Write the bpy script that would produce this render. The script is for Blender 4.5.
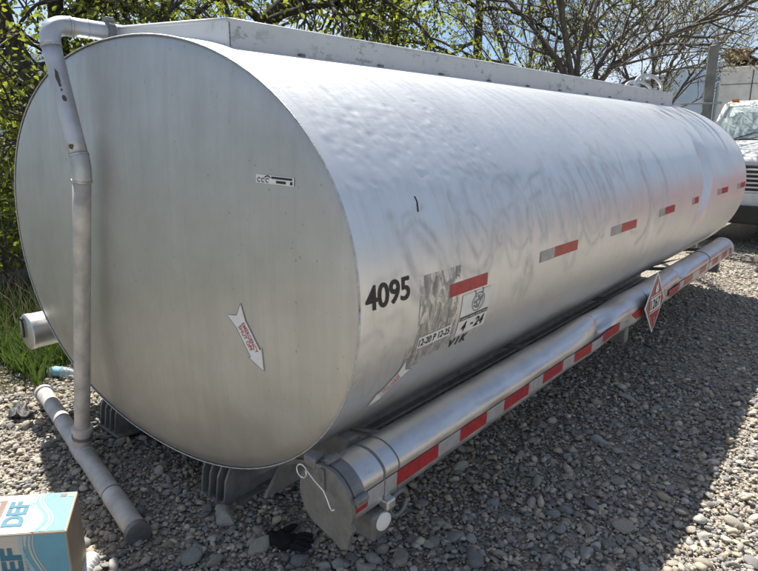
import bpy, bmesh, math, random
import numpy as np
from mathutils import Vector, Matrix, Quaternion

for o in list(bpy.data.objects): bpy.data.objects.remove(o)
SC = bpy.context.scene
COL = SC.collection
random.seed(4); RNG = np.random.default_rng(4)
rad = math.radians

# ------------------------------------------------------------------ camera, sky, sun, exposure
CAM = Vector((2.246, -1.125, 1.476)); YAW = rad(40.46); PIT = rad(14.2)
cd = bpy.data.cameras.new('camera'); cam = bpy.data.objects.new('camera', cd); COL.objects.link(cam)
cam.location = CAM; cam.rotation_euler = (math.pi/2 - PIT, 0, YAW)
cd.sensor_width = 36; cd.lens = 590/758*36; cd.clip_start = .02; cd.clip_end = 30000
SC.camera = cam
SUN = Vector((-.543, .225, 1)).normalized()            # towards the sun
EL = math.asin(SUN.z)
w = bpy.data.worlds.new('World'); SC.world = w; w.use_nodes = True
nt = w.node_tree; bg = nt.nodes['Background']
sky = nt.nodes.new('ShaderNodeTexSky'); sky.sky_type = 'NISHITA'; sky.sun_disc = False
sky.sun_elevation = EL; sky.sun_rotation = math.atan2(SUN.x, SUN.y); sky.altitude = 1400; sky.air_density = 1.0; sky.dust_density = 1.2
# thin drifting cloud over the blue
tc = nt.nodes.new('ShaderNodeTexCoord'); mp = nt.nodes.new('ShaderNodeMapping'); mp.inputs['Scale'].default_value = (1.6, 1.6, 4.5)
nz = nt.nodes.new('ShaderNodeTexNoise'); nz.inputs['Scale'].default_value = 1.7; nz.inputs['Detail'].default_value = 7; nz.inputs['Roughness'].default_value = .6
rp = nt.nodes.new('ShaderNodeValToRGB'); rp.color_ramp.elements[0].position = .44; rp.color_ramp.elements[1].position = .68
rp.color_ramp.elements[1].color = (.8, .8, .8, 1)
mx = nt.nodes.new('ShaderNodeMix'); mx.data_type = 'RGBA'; mx.inputs[7].default_value = (8.6, 8.9, 9.4, 1)
nt.links.new(tc.outputs['Generated'], mp.inputs[0]); nt.links.new(mp.outputs[0], nz.inputs['Vector']); nt.links.new(nz.outputs[0], rp.inputs[0])
nt.links.new(rp.outputs[0], mx.inputs[0]); nt.links.new(sky.outputs[0], mx.inputs[6]); nt.links.new(mx.outputs[2], bg.inputs[0])
bg.inputs[1].default_value = .056
sd = bpy.data.lights.new('sun', 'SUN'); sd.energy = 5.0; sd.angle = rad(.55); sd.color = (1, .955, .88)
so = bpy.data.objects.new('sun', sd); COL.objects.link(so); so.location = SUN*30; so.rotation_euler = (-SUN).to_track_quat('-Z', 'Y').to_euler()
SC.view_settings.view_transform = 'Standard'; SC.view_settings.look = 'None'; SC.view_settings.exposure = 1.05; SC.view_settings.gamma = 1
SC.view_settings.use_curve_mapping = False
SC.render.engine = 'CYCLES'; SC.render.resolution_x = 1024; SC.render.resolution_y = 771

_F = Vector((-math.sin(YAW)*math.cos(PIT), math.cos(YAW)*math.cos(PIT), -math.sin(PIT)))
_R = Vector((math.cos(YAW), math.sin(YAW), 0)); _U = _R.cross(_F)
def ray(px, py): return _F + _R*((px-379)/590) - _U*((py-285.5)/590)
def at(px, py, d): return CAM + ray(px, py)*d           # pixel + depth -> point
def on(px, py, ax, v):
    r = ray(px, py); return CAM + r*((v-CAM[ax])/r[ax])

# ------------------------------------------------------------------ materials
MATS = {}
class NB:
    def __init__(s, name):
        s.m = bpy.data.materials.new(name); s.m.use_nodes = True; s.t = s.m.node_tree
        s.b = s.t.nodes['Principled BSDF']; s.out = s.t.nodes['Material Output']; MATS[name] = s.m
    def n(s, typ, **kw):
        x = s.t.nodes.new('ShaderNode'+typ)
        for k, v in kw.items():
            if k in x.inputs.keys(): x.inputs[k].default_value = v
            else: setattr(x, k, v)
        return x
    def l(s, a, b): s.t.links.new(a, b)
    def coord(s, kind='Object', scale=(1,1,1)):
        c = s.n('TexCoord'); m = s.n('Mapping'); m.inputs['Scale'].default_value = scale
        s.l(c.outputs[kind], m.inputs[0]); return m.outputs[0]
    def noise(s, vec, scale, detail=4, rough=.55, dist=0):
        x = s.n('TexNoise', Scale=scale, Detail=detail, Roughness=rough, Distortion=dist); s.l(vec, x.inputs['Vector']); return x.outputs[0]
    def ramp(s, fac, stops):
        x = s.n('ValToRGB'); e = x.color_ramp.elements
        while len(e) < len(stops): e.new(.5)
        for k, (p, c) in enumerate(stops):
            e[k].position = p; e[k].color = (c, c, c, 1) if not hasattr(c, '__len__') else (*c[:3], 1)
        s.l(fac, x.inputs[0]); return x.outputs[0]
    def mix(s, fac, a, b, mode='MIX'):
        x = s.n('Mix', data_type='RGBA', blend_type=mode)
        for v, k in ((fac, 0), (a, 6), (b, 7)):
            if hasattr(v, 'is_output'): s.l(v, x.inputs[k])
            elif k == 0: x.inputs[0].default_value = v
            else: x.inputs[k].default_value = (*v[:3], 1)
        return x.outputs[2]
    def math(s, op, a, b=0):
        x = s.n('Math', operation=op)
        for k, v in enumerate((a, b)):
            if hasattr(v, 'is_output'): s.l(v, x.inputs[k])
            else: x.inputs[k].default_value = v
        return x.outputs[0]
    def bump(s, h, strength=.3, dist=.01, normal=None):
        x = s.n('Bump', Strength=strength, Distance=dist); s.l(h, x.inputs['Height'])
        if normal is not None: s.l(normal, x.inputs['Normal'])
        s.l(x.outputs[0], s.b.inputs['Normal']); return x.outputs[0]
    def set(s, **kw):
        names = dict(col='Base Color', rough='Roughness', metal='Metallic', alpha='Alpha', emit='Emission Color', es='Emission Strength', ior='IOR', trans='Transmission Weight', coat='Coat Weight', spec='Specular IOR Level')
        for k, v in kw.items():
            i = s.b.inputs[names[k]]
            if hasattr(v, 'is_output'): s.l(v, i)
            elif k in ('col', 'emit'): i.default_value = (*v[:3], 1)
            else: i.default_value = v
        return s
def attr(nb, name):
    a = nb.n('Attribute'); a.attribute_name = name; return a

def simple(name, col, rough=.6, metal=0, var=.18, scale=14, bump=.12, kind='Object'):
    nb = NB(name); v = nb.coord(kind); n1 = nb.noise(v, scale, 5); n2 = nb.noise(v, scale*5, 3)
    lo = [c*(1-var) for c in col]; hi = [min(1, c*(1+var)) for c in col]
    nb.set(col=nb.mix(nb.ramp(n1, [(.3, 0), (.7, 1)]), lo, hi), rough=nb.ramp(n2, [(.25, max(.03, rough-.1)), (.75, min(1, rough+.1))]), metal=metal)
    if bump: nb.bump(n2, bump, .004)
    return nb.m

# aluminium shell: oxidised, smudged, faintly rippled
nb = NB('aluminium_shell'); v = nb.coord('Object'); vs = nb.coord('Object', (3, 1, 12)); vb = nb.coord('Object', (1, 60, 1))
blot = nb.noise(v, 2.2, 5, .6); streak = nb.noise(nb.coord('Object', (1, 9, 1)), 3.5, 5, .6, .6); fine = nb.noise(nb.coord('Object', (1, 1, 14)), 22, 3)
sm = attr(nb, 'smudge').outputs['Fac']; dn = attr(nb, 'dirt').outputs['Fac']
c = nb.mix(nb.ramp(blot, [(.3, 0), (.72, 1)]), (.70, .70, .69), (.79, .79, .775))
c = nb.mix(nb.math('MULTIPLY', nb.ramp(streak, [(.5, 0), (.75, 1)]), .25), c, (.52, .51, .49))
c = nb.mix(nb.math('MULTIPLY', nb.math('MULTIPLY', sm, nb.ramp(nb.noise(v, 14, 4, .7), [(.3, .2), (.62, 1)])), .58), c, (.24, .235, .23))
c = nb.mix(nb.math('MULTIPLY', nb.math('MULTIPLY', dn, nb.ramp(nb.noise(v, 9, 6, .7), [(.35, 0), (.7, 1)])), .6), c, (.40, .36, .31))
rg = nb.math('ADD', nb.ramp(streak, [(.25, .35), (.8, .49)]), nb.math('MULTIPLY', sm, .16))
rg = nb.math('ADD', rg, nb.math('MULTIPLY', nb.ramp(fine, [(.3, 0), (.7, 1)]), .06))
nb.set(col=c, metal=.80, rough=rg)
h = nb.math('ADD', nb.math('MULTIPLY', nb.noise(nb.coord('Object', (1, 1, 1.6)), 5.5, 3, .5), 1.0), nb.math('MULTIPLY', nb.noise(vs, 24, 3), .04))
nb.bump(h, .11, .02)
SHELL = nb.m

# end head: duller, vertical runs, grime low down in blotches
nb = NB('aluminium_head'); v = nb.coord('Object'); run = nb.noise(nb.coord('Object', (14, 14, .7)), 1.6, 6, .65); bl = nb.noise(v, 3.2, 6, .62); sp = nb.noise(v, 75, 2, .5)
grain = nb.noise(nb.coord('Object', (90, 90, 1.5)), 2, 2)
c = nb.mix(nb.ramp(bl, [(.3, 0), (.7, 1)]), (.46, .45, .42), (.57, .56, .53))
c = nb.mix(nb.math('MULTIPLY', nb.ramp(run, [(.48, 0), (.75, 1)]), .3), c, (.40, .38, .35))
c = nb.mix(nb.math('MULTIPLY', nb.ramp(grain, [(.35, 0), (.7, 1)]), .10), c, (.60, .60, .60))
c = nb.mix(nb.math('MULTIPLY', nb.ramp(sp, [(.715, 0), (.75, 1)]), .5), c, (.16, .14, .12))
dn = attr(nb, 'dirt').outputs['Fac']
c = nb.mix(nb.math('MULTIPLY', dn, nb.ramp(nb.noise(v, 7, 7, .7), [(.3, .1), (.65, .75)])), c, (.38, .345, .295))
nb.set(col=c, metal=.86, rough=nb.ramp(run, [(.25, .46), (.8, .60)]))
nb.bump(nb.math('ADD', nb.noise(v, 2.6, 3), nb.math('MULTIPLY', grain, .012)), .22, .03)
HEAD = nb.m

nb = NB('weathered_aluminium'); v = nb.coord('Object'); a1 = nb.noise(v, 6, 5, .65); a2 = nb.noise(nb.coord('Object', (1, .25, 1)), 30, 3)
c = nb.mix(nb.ramp(a1, [(.35, 0), (.7, 1)]), (.55, .555, .56), (.70, .705, .71))
c = nb.mix(nb.math('MULTIPLY', nb.ramp(a2, [(.55, 0), (.75, 1)]), .4), c, (.36, .34, .31))
nb.set(col=c, metal=.92, rough=nb.ramp(a1, [(.3, .32), (.75, .5)])); nb.bump(a1, .15, .006)
ALU = nb.m

# painted pale grey trim with flaking
nb = NB('flaking_grey_paint'); v = nb.coord('Object'); a1 = nb.noise(nb.coord('Object', (1, .5, 1)), 26, 6, .7); a0 = nb.noise(v, 2.3, 3)
fl = nb.math('MULTIPLY', nb.ramp(a1, [(.56, 0), (.60, 1)]), nb.ramp(a0, [(.42, 0), (.58, 1)]))
c = nb.mix(nb.math('MULTIPLY', fl, .7), nb.mix(nb.noise(v, 9, 4), (.50, .51, .52), (.62, .63, .63)), (.23, .22, .20))
nb.set(col=c, rough=.5, metal=.25); nb.bump(fl, -.25, .003); TRIM = nb.m

PIPE = simple('galvanised_pipe', (.47, .485, .51), .42, .55, .16, 9, .08)
PIPED = simple('dusty_pipe', (.50, .475, .44), .6, .3, .25, 12, .15)
CAST = simple('cast_grey_aluminium', (.20, .20, .195), .55, .6, .2, 24, .25)
WELD = simple('weld_bead', (.5, .5, .5), .5, .8, .25, 60, .3)
STEEL = simple('dull_steel', (.27, .26, .24), .6, .4, .3, 12, .3)
DARK = simple('black_rubber', (.018, .018, .019), .6, 0, .3, 20, .25)
WIRE = simple('bright_wire', (.75, .74, .70), .3, .9, .1, 30, 0)
WHITE = simple('white_vinyl', (.72, .71, .68), .5, 0, .08, 20, 0)
RED = simple('red_reflective', (.36, .022, .028), .35, 0, .25, 40, .05)
REDT = simple('faded_red_print', (.42, .06, .07), .55, 0, .2, 60, 0)
SILV = simple('silver_reflective', (.47, .475, .49), .4, .55, .12, 40, .05)
FADE = simple('faded_silver_tape', (.36, .36, .35), .5, .3, .22, 30, .1)
BLACK = simple('black_vinyl', (.012, .012, .013), .5, 0, .2, 30, 0)
GREYP = simple('grey_print', (.22, .22, .215), .6, 0, .2, 30, 0)
STRIPD = simple('green_grey_print', (.20, .25, .21), .6, 0, .2, 30, 0)
RUBFL = simple('bare_scrape', (.10, .085, .07), .7, .3, .3, 40, .2)

# adhesive residue: torn grey paper left on the metal
nb = NB('sticker_residue'); v = nb.coord('Object', (1, 1.6, .8)); a1 = nb.noise(v, 16, 7, .75, .8); a2 = nb.noise(nb.coord('Object', (1, 3, .8)), 14, 5, .75, .6)
nb.set(col=nb.mix(nb.ramp(a2, [(.42, 0), (.56, 1)]), (.27, .26, .245), (.50, .48, .44)), rough=.65, metal=.35,
       alpha=nb.ramp(a1, [(.45, .0), (.55, .85)])); nb.bump(a1, .4, .003); RESID = nb.m

# cardboard
CARTW = simple('carton_white_print', (.50, .47, .40), .6, 0, .07, 6, .05)
CARTB = simple('carton_blue_print', (.13, .33, .42), .6, 0, .08, 8, .05)
CARTL = simple('carton_pale_blue_print', (.30, .46, .52), .6, 0, .08, 8, .05)
CARTD = simple('carton_dark_blue_print', (.03, .16, .24), .6, 0, .1, 8, .05)
CARTR = simple('carton_brown_print', (.20, .12, .10), .65, 0, .15, 10, .05)
CARTC = simple('carton_side_board', (.36, .29, .21), .75, 0, .12, 14, .1)

# pebbles: colour carried per stone
def stone_mat(name, use_attr):
    nb = NB(name); v = nb.coord('Object'); n1 = nb.noise(v, 60 if use_attr else 9, 4, .65); n2 = nb.noise(v, 300 if use_attr else 45, 2)
    if use_attr: base = attr(nb, 'tint').outputs['Color']
    else:
        oi = nb.n('ObjectInfo'); base = nb.ramp(oi.outputs['Random'], [(0, (.19, .185, .175)), (.3, (.29, .278, .25)), (.5, (.36, .325, .265)), (.72, (.46, .41, .32)), (1, (.38, .37, .35))])
    c = nb.mix(nb.ramp(n1, [(.3, 0), (.7, 1)]), nb.mix(.34, base, (.03, .03, .03)), nb.mix(.12, base, (.5, .48, .45)))
    c = nb.mix(nb.math('MULTIPLY', nb.ramp(n2, [(.6, 0), (.75, 1)]), .25), c, (.45, .43, .40))
    nb.set(col=c, rough=.82); nb.bump(n1, .35, .003 if use_attr else .02); return nb.m
PEB = stone_mat('pebble_stone', True); STONE = stone_mat('cobble_stone', False)

nb = NB('gravel_ground'); v = nb.coord('Object')
vo = nb.n('TexVoronoi', Scale=34.0); nb.l(v, vo.inputs['Vector']); vo2 = nb.n('TexVoronoi', Scale=85.0); nb.l(v, vo2.inputs['Vector'])
b1 = nb.mix(.5, nb.ramp(vo.outputs['Color'], [(.1, (.20, .185, .155)), (.9, (.50, .45, .36))]), nb.ramp(vo2.outputs['Color'], [(.1, (.18, .165, .14)), (.9, (.48, .43, .345))]))
gm = nb.ramp(nb.noise(v, .55, 6, .65), [(.42, 0), (.62, 1)])
gx = nb.n('SeparateXYZ'); nb.l(v, gx.inputs[0])
gl = nb.ramp(nb.math('ADD', nb.math('MULTIPLY', gx.outputs[0], -.1), nb.math('MULTIPLY', nb.noise(v, 1.5, 5), .1)), [(.175, 0), (.23, 1)])
c = nb.mix(gl, b1, nb.mix(nb.noise(v, 7, 5), (.045, .055, .02), (.10, .09, .05)))
nb.set(col=c, rough=.9)
hh = nb.math('ADD', nb.math('MULTIPLY', vo.outputs['Distance'], -1.0), nb.math('MULTIPLY', vo2.outputs['Distance'], -.45)); nb.bump(hh, .9, .03); GROUND = nb.m

def leaf_mat(name, c1, c2, tr=.5):
    nb = NB(name); a = attr(nb, 'tint').outputs['Fac']
    c = nb.mix(a, c1, c2); nb.set(col=c, rough=.5, spec=.35)
    t = nb.n('BsdfTranslucent'); nb.l(nb.mix(1.0, c, (1.0, 1.05, .55), 'MULTIPLY'), t.inputs[0]); m = nb.n('MixShader'); m.inputs[0].default_value = tr
    nb.l(nb.b.outputs[0], m.inputs[1]); nb.l(t.outputs[0], m.inputs[2]); nb.l(m.outputs[0], nb.out.inputs[0]); return nb.m
LEAF = leaf_mat('spring_leaf', (.10, .125, .025), (.42, .44, .09), .62)
BUD = leaf_mat('pale_bud', (.24, .22, .16), (.50, .47, .38), .4)
GRASS = leaf_mat('grass_blade', (.045, .09, .02), (.125, .17, .05), .4)
DRY = leaf_mat('dry_stalk', (.16, .13, .085), (.36, .31, .22), .2)
nb = NB('bark'); v = nb.coord('Object', (1, 1, .22)); n1 = nb.noise(v, 22, 6, .7)
nb.set(col=nb.mix(nb.ramp(n1, [(.3, 0), (.7, 1)]), (.022, .019, .016), (.085, .072, .058)), rough=.9); nb.bump(n1, .8, .03); BARK = nb.m
nb = NB('grey_bark'); v = nb.coord('Object', (1, 1, .3)); n1 = nb.noise(v, 20, 6, .7)
nb.set(col=nb.mix(nb.ramp(n1, [(.3, 0), (.7, 1)]), (.045, .038, .033), (.14, .12, .10)), rough=.9); nb.bump(n1, .6, .02); BARKG = nb.m

# ------------------------------------------------------------------ mesh helpers
def link(name, me, mat=None, parent=None, smooth=False):
    o = bpy.data.objects.new(name, me); COL.objects.link(o)
    if mat is not None and not me.materials:
        for m in (mat if isinstance(mat, (list, tuple)) else (mat,)): me.materials.append(m)
    if smooth: me.polygons.foreach_set('use_smooth', [True]*len(me.polygons))
    if parent is not None: o.parent = parent; o.matrix_parent_inverse = parent.matrix_basis.inverted()
    return o
def mesh(name, V, F, mat=None, parent=None, smooth=False):
    me = bpy.data.meshes.new(name); me.from_pydata([tuple(map(float, p)) for p in V], [], [tuple(map(int, f)) for f in F]); me.update()
    return link(name, me, mat, parent, smooth)
def np_mesh(name, V, F, mat, parent=None, smooth=True):
    me = bpy.data.meshes.new(name); V = np.asarray(V, np.float32); F = np.asarray(F, np.int32); k = F.shape[1]
    me.vertices.add(len(V)); me.vertices.foreach_set('co', V.ravel())
    me.loops.add(F.size); me.loops.foreach_set('vertex_index', F.ravel())
    me.polygons.add(len(F)); me.polygons.foreach_set('loop_start', np.arange(0, F.size, k, dtype=np.int32))
    me.update(calc_edges=True)
    me.polygons.foreach_set('use_smooth', np.full(len(F), smooth)); me.materials.append(mat)
    return link(name, me, None, parent)
def fattr(o, name, vals):
    a = o.data.attributes.new(name, 'FLOAT', 'POINT'); a.data.foreach_set('value', np.asarray(vals, np.float32))
def cattr(o, name, cols):
    a = o.data.attributes.new(name, 'FLOAT_COLOR', 'POINT'); a.data.foreach_set('color', np.asarray(cols, np.float32).ravel())
def bm_obj(name, bm, mat, parent=None, smooth=False, bevel=0, seg=2):
    if bevel: bmesh.ops.bevel(bm, geom=bm.edges[:], offset=bevel, segments=seg, affect='EDGES', profile=.5)
    bmesh.ops.recalc_face_normals(bm, faces=bm.faces[:])
    me = bpy.data.meshes.new(name); bm.to_mesh(me); bm.free(); return link(name, me, mat, parent, smooth)
def box_bm(bm, lo, hi, M=None):
    r = bmesh.ops.create_cube(bm, size=1); s = [hi[k]-lo[k] for k in range(3)]; c = [(hi[k]+lo[k])/2 for k in range(3)]
    for vt in r['verts']:
        vt.co = Vector((vt.co.x*s[0]+c[0], vt.co.y*s[1]+c[1], vt.co.z*s[2]+c[2]))
        if M is not None: vt.co = M @ vt.co
def box(name, lo, hi, mat, parent=None, bevel=.003, M=None):
    bm = bmesh.new(); box_bm(bm, lo, hi, M); return bm_obj(name, bm, mat, parent, bevel=bevel)
def frames(P):
    P = [Vector(p) for p in P]; T = []
    for k in range(len(P)):
        a = P[max(0, k-1)]; b = P[min(len(P)-1, k+1)]; T.append((b-a).normalized())
    n = T[0].orthogonal().normalized(); out = []
    for k in range(len(P)):
        n = (n - T[k]*n.dot(T[k])); n = n.normalized() if n.length > 1e-6 else T[k].orthogonal().normalized()
        out.append((P[k], n, T[k].cross(n)))
    return out
def tube_vf(P, r, seg=16, cap=True, off=0):
    V = []; F = []; rs = r if hasattr(r, '__len__') else [r]*len(P)
    for (p, n, b), rr in zip(frames(P), rs):
        for j in range(seg):
            a = 2*math.pi*j/seg; V.append(p + (n*math.cos(a)+b*math.sin(a))*rr)
    for k in range(len(P)-1):
        for j in range(seg):
            F.append((off+k*seg+j, off+k*seg+(j+1) % seg, off+(k+1)*seg+(j+1) % seg, off+(k+1)*seg+j))
    if cap: F.append(tuple(off+j for j in range(seg))[::-1]); F.append(tuple(off+(len(P)-1)*seg+j for j in range(seg)))
    return V, F
def tube(name, P, r, mat, parent=None, seg=16):
    V, F = tube_vf(P, r, seg); o = mesh(name, V, F, mat, parent)
    for p in o.data.polygons: p.use_smooth = len(p.vertices) == 4
    return o
def lathe(name, P0, axis, prof, mat, parent=None, seg=24):      # prof: (distance along axis, radius)
    axis = Vector(axis).normalized(); n = axis.orthogonal().normalized(); b = axis.cross(n); V = []; F = []
    for d, r in prof:
        for j in range(seg):
            a = 2*math.pi*j/seg; V.append(Vector(P0)+axis*d+(n*math.cos(a)+b*math.sin(a))*r)
    for k in range(len(prof)-1):
        for j in range(seg): F.append((k*seg+j, k*seg+(j+1) % seg, (k+1)*seg+(j+1) % seg, (k+1)*seg+j))
    F.append(tuple(range(seg))[::-1]); F.append(tuple((len(prof)-1)*seg+j for j in range(seg)))
    o = mesh(name, V, F, mat, parent)
    bm = bmesh.new(); bm.from_mesh(o.data); bmesh.ops.recalc_face_normals(bm, faces=bm.faces[:]); bm.to_mesh(o.data); bm.free()
    for p in o.data.polygons: p.use_smooth = len(p.vertices) == 4
    m = o.modifiers.new('edge', 'EDGE_SPLIT'); m.split_angle = rad(40); return o
def prism(name, pts, f0, f1, mat, parent=None, bevel=0):        # outline pts mapped to 3D by f0 and f1
    n = len(pts); V = [f0(*p) for p in pts]+[f1(*p) for p in pts]
    F = [tuple(range(n)), tuple(range(2*n-1, n-1, -1))]+[(k, (k+1) % n, n+(k+1) % n, n+k) for k in range(n)]
    bm = bmesh.new(); vs_ = [bm.verts.new(Vector(v)) for v in V]
    for f in F: bm.faces.new([vs_[k] for k in f])
    return bm_obj(name, bm, mat, parent, bevel=bevel)
def tag(o, label=None, cat=None, group=None, kind=None):
    for k, v in (('label', label), ('category', cat), ('group', group), ('kind', kind)):
        if v: o[k] = v
    return o
def empty(name, loc, label, cat, group=None):
    o = bpy.data.objects.new(name, None); COL.objects.link(o); o.location = loc; o.empty_display_size = .1; tag(o, label, cat, group); return o
def arc_pts(c, u, v_, r, a0, a1, n):
    return [Vector(c)+Vector(u)*r*math.cos(a0+(a1-a0)*k/n)+Vector(v_)*r*math.sin(a0+(a1-a0)*k/n) for k in range(n+1)]
def text_mesh(txt, size, bold=0.0, shear=0.0, sx=1.0):
    cu = bpy.data.curves.new('t', 'FONT'); cu.body = txt; cu.size = 1; cu.align_x = 'LEFT'; cu.offset = bold; cu.shear = shear; cu.resolution_u = 8
    o = bpy.data.objects.new('t', cu); COL.objects.link(o); dg = bpy.context.evaluated_depsgraph_get(); me = o.evaluated_get(dg).to_mesh()
    V = np.array([v_.co[:2] for v_ in me.vertices]); F = [tuple(p.vertices) for p in me.polygons]
    o.evaluated_get(dg).to_mesh_clear(); bpy.data.objects.remove(o); bpy.data.curves.remove(cu)
    V[:, 0] -= V[:, 0].min(); h = V[:, 1].max()-V[:, 1].min(); V[:, 1] -= V[:, 1].min(); V *= size/h; V[:, 0] *= sx
    return V, F
def map_text(name, txt, size, fn, mat, parent, width=None, **kw):
    V, F = text_mesh(txt, size, **kw)
    if width: V[:, 0] *= width/V[:, 0].max()
    return mesh(name, [fn(u, v_) for u, v_ in V], F, mat, parent)
def map_sheet(name, u0, u1, v0, v1, fn, mat, parent, nu=8, nv=6):
    V = [fn(u0+(u1-u0)*i/nu, v0+(v1-v0)*j/nv) for j in range(nv+1) for i in range(nu+1)]
    F = [(j*(nu+1)+i, j*(nu+1)+i+1, (j+1)*(nu+1)+i+1, (j+1)*(nu+1)+i) for j in range(nv) for i in range(nu)]
    return mesh(name, V, F, mat, parent, True)
def map_poly(name, pts, fn, mat, parent): return mesh(name, [fn(*p) for p in pts], [tuple(range(len(pts)))], mat, parent)

# ------------------------------------------------------------------ ground
def gh(x, y):
    return .012*np.sin(1.7*x+.6)*np.cos(1.3*y) + .008*np.sin(4.1*x+2.2*y) + .006*np.sin(7.3*y-3.1*x+1)
xs = np.concatenate([[-9000, -3000, -900, -300, -100, -40, -20, -12], np.linspace(-8, 6, 150), [9, 14, 25, 60, 200, 700, 3000, 9000]])
ys = np.concatenate([[-9000, -3000, -700, -200, -60, -20, -8, -4], np.linspace(-2.5, 9, 130), [11, 14, 20, 30, 60, 150, 500, 2000, 12000]])
gx_, gy_ = np.meshgrid(xs, ys); gz_ = gh(gx_, gy_)*((abs(gx_) < 8) & (abs(gy_) < 9)) - .006
GV = np.stack([gx_, gy_, gz_], -1).reshape(-1, 3); nx = len(xs); ny = len(ys)
ii, jj = np.meshgrid(np.arange(nx-1), np.arange(ny-1)); k0 = (jj*nx+ii).ravel()
ground = np_mesh('ground', GV, np.stack([k0, k0+1, k0+nx+1, k0+nx], 1), GROUND); tag(ground, 'grey gravel yard around the tank', 'ground', kind='structure')

def ico(sub):
    bm = bmesh.new(); bmesh.ops.create_icosphere(bm, subdivisions=sub, radius=1); V = np.array([v_.co[:] for v_ in bm.verts]); F = np.array([[v_.index for v_ in f.verts] for f in bm.faces]); bm.free(); return V, F
def pebble_shape(sub, seed, ang=.0):
    r = np.random.default_rng(seed); V, F = ico(sub); V = V.copy()
    for _ in range(10):                                        # chip facets off the ball
        n = r.normal(size=3); n /= np.linalg.norm(n); d = V@n; lim = r.uniform(.42, .82); m = d > lim; V[m] -= n*((d[m]-lim)*r.uniform(.85, 1.0))[:, None]
    V += .07*np.sin(V[:, [1, 2, 0]]*r.uniform(2, 4, 3)+r.uniform(0, 6, 3))
    return V*np.array([1, r.uniform(.55, .9), r.uniform(.32, .6)]), F
def rotm(n, r, tilt=.45):
    a = r.uniform(0, 2*np.pi, n); t = r.normal(0, tilt, n); p = r.uniform(0, 2*np.pi, n)
    ca, sa = np.cos(a), np.sin(a); Z = np.zeros(n); O = np.ones(n)
    Rz = np.stack([ca, -sa, Z, sa, ca, Z, Z, Z, O], 1).reshape(n, 3, 3)
    ax = np.stack([np.cos(p), np.sin(p), Z], 1); K = np.zeros((n, 3, 3)); K[:, 0, 2] = ax[:, 1]; K[:, 1, 2] = -ax[:, 0]; K[:, 2, 0] = -ax[:, 1]; K[:, 2, 1] = ax[:, 0]
    Rt = np.eye(3)+np.sin(t)[:, None, None]*K+(1-np.cos(t))[:, None, None]*(K@K)
    return Rt@Rz
PAL = np.array([(.095, .10, .112), (.13, .135, .145), (.165, .168, .17), (.20, .205, .21), (.19, .175, .15), (.25, .225, .185), (.145, .13, .112), (.29, .275, .25), (.11, .12, .135), (.20, .165, .135)])
def gravel(name, pts, size, sub, nshape, seed, label):
    r = np.random.default_rng(seed); n = len(pts); R_ = rotm(n, r); kind = r.integers(0, nshape, n); Vs = []; Fs = []; Cs = []; off = 0
    tint = PAL[r.integers(0, len(PAL), n)]*r.uniform(.75, 1.3, (n, 1))*np.array([2.12, 1.95, 1.68])
    z = gh(pts[:, 0], pts[:, 1])
    for k in range(nshape):
        V, F = pebble_shape(sub, seed*50+k, .5); m = np.where(kind == k)[0]
        P = np.einsum('nij,vj->nvi', R_[m], V)*size[m][:, None, None]
        P[:, :, 0] += pts[m, 0][:, None]; P[:, :, 1] += pts[m, 1][:, None]; P[:, :, 2] += (z[m]+size[m]*r.uniform(-.05, .5, len(m)))[:, None]
        Vs.append(P.reshape(-1, 3)); Fs.append((F[None]+off+np.arange(len(m))[:, None, None]*len(V)).reshape(-1, 3)); off += len(m)*len(V)
        Cs.append(np.repeat(np.concatenate([tint[m], np.ones((len(m), 1))], 1), len(V), 0))
    o = np_mesh(name, np.concatenate(Vs), np.concatenate(Fs), PEB); cattr(o, 'tint', np.concatenate(Cs)); tag(o, label, 'gravel', kind='stuff'); return o
def scatter(n, x0, x1, y0, y1, near, far, pw, seed):            # more where it is close to where a person stands
    r = np.random.default_rng(seed); out = []
    while sum(map(len, out)) < n:
        P = np.stack([r.uniform(x0, x1, 60000), r.uniform(y0, y1, 60000)], 1); d = np.hypot(P[:, 0]-CAM.x, P[:, 1]-CAM.y)
        fx = -(P[:, 0]-CAM.x)*math.sin(YAW)+(P[:, 1]-CAM.y)*math.cos(YAW); rx = (P[:, 0]-CAM.x)*math.cos(YAW)+(P[:, 1]-CAM.y)*math.sin(YAW)
        ok = (d > near) & (d < far) & (r.random(60000) < (near/np.maximum(d, near))**pw) & (fx > .5) & (abs(rx) < .95*fx+.35) & ~((P[:, 0] < .75) & (P[:, 1] > .7)) & ~((P[:, 0] < -2.1+.3*np.sin(P[:, 1]*5)))
        out.append(P[ok])
    return np.concatenate(out)[:n]
P = scatter(20000, -2.4, 3.6, -1.0, 3.6, 1.0, 4.0, 1.0, 11); s = np.clip(np.exp(RNG.normal(math.log(.0090), .55, len(P))), .0045, .036)
gravel('gravel', P, s, 2, 14, 3, 'loose rounded grey gravel close to the tank')
P = scatter(60000, -2.6, 4.0, -1.0, 12, 1.0, 14, .75, 12); s = np.clip(np.exp(RNG.normal(math.log(.0080), .5, len(P))), .0038, .024)*(1+.05*np.hypot(P[:, 0]-CAM.x, P[:, 1]-CAM.y))
gravel('fine_gravel', P, s, 1, 14, 5, 'fine grey gravel filling the yard around the tank')
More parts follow.
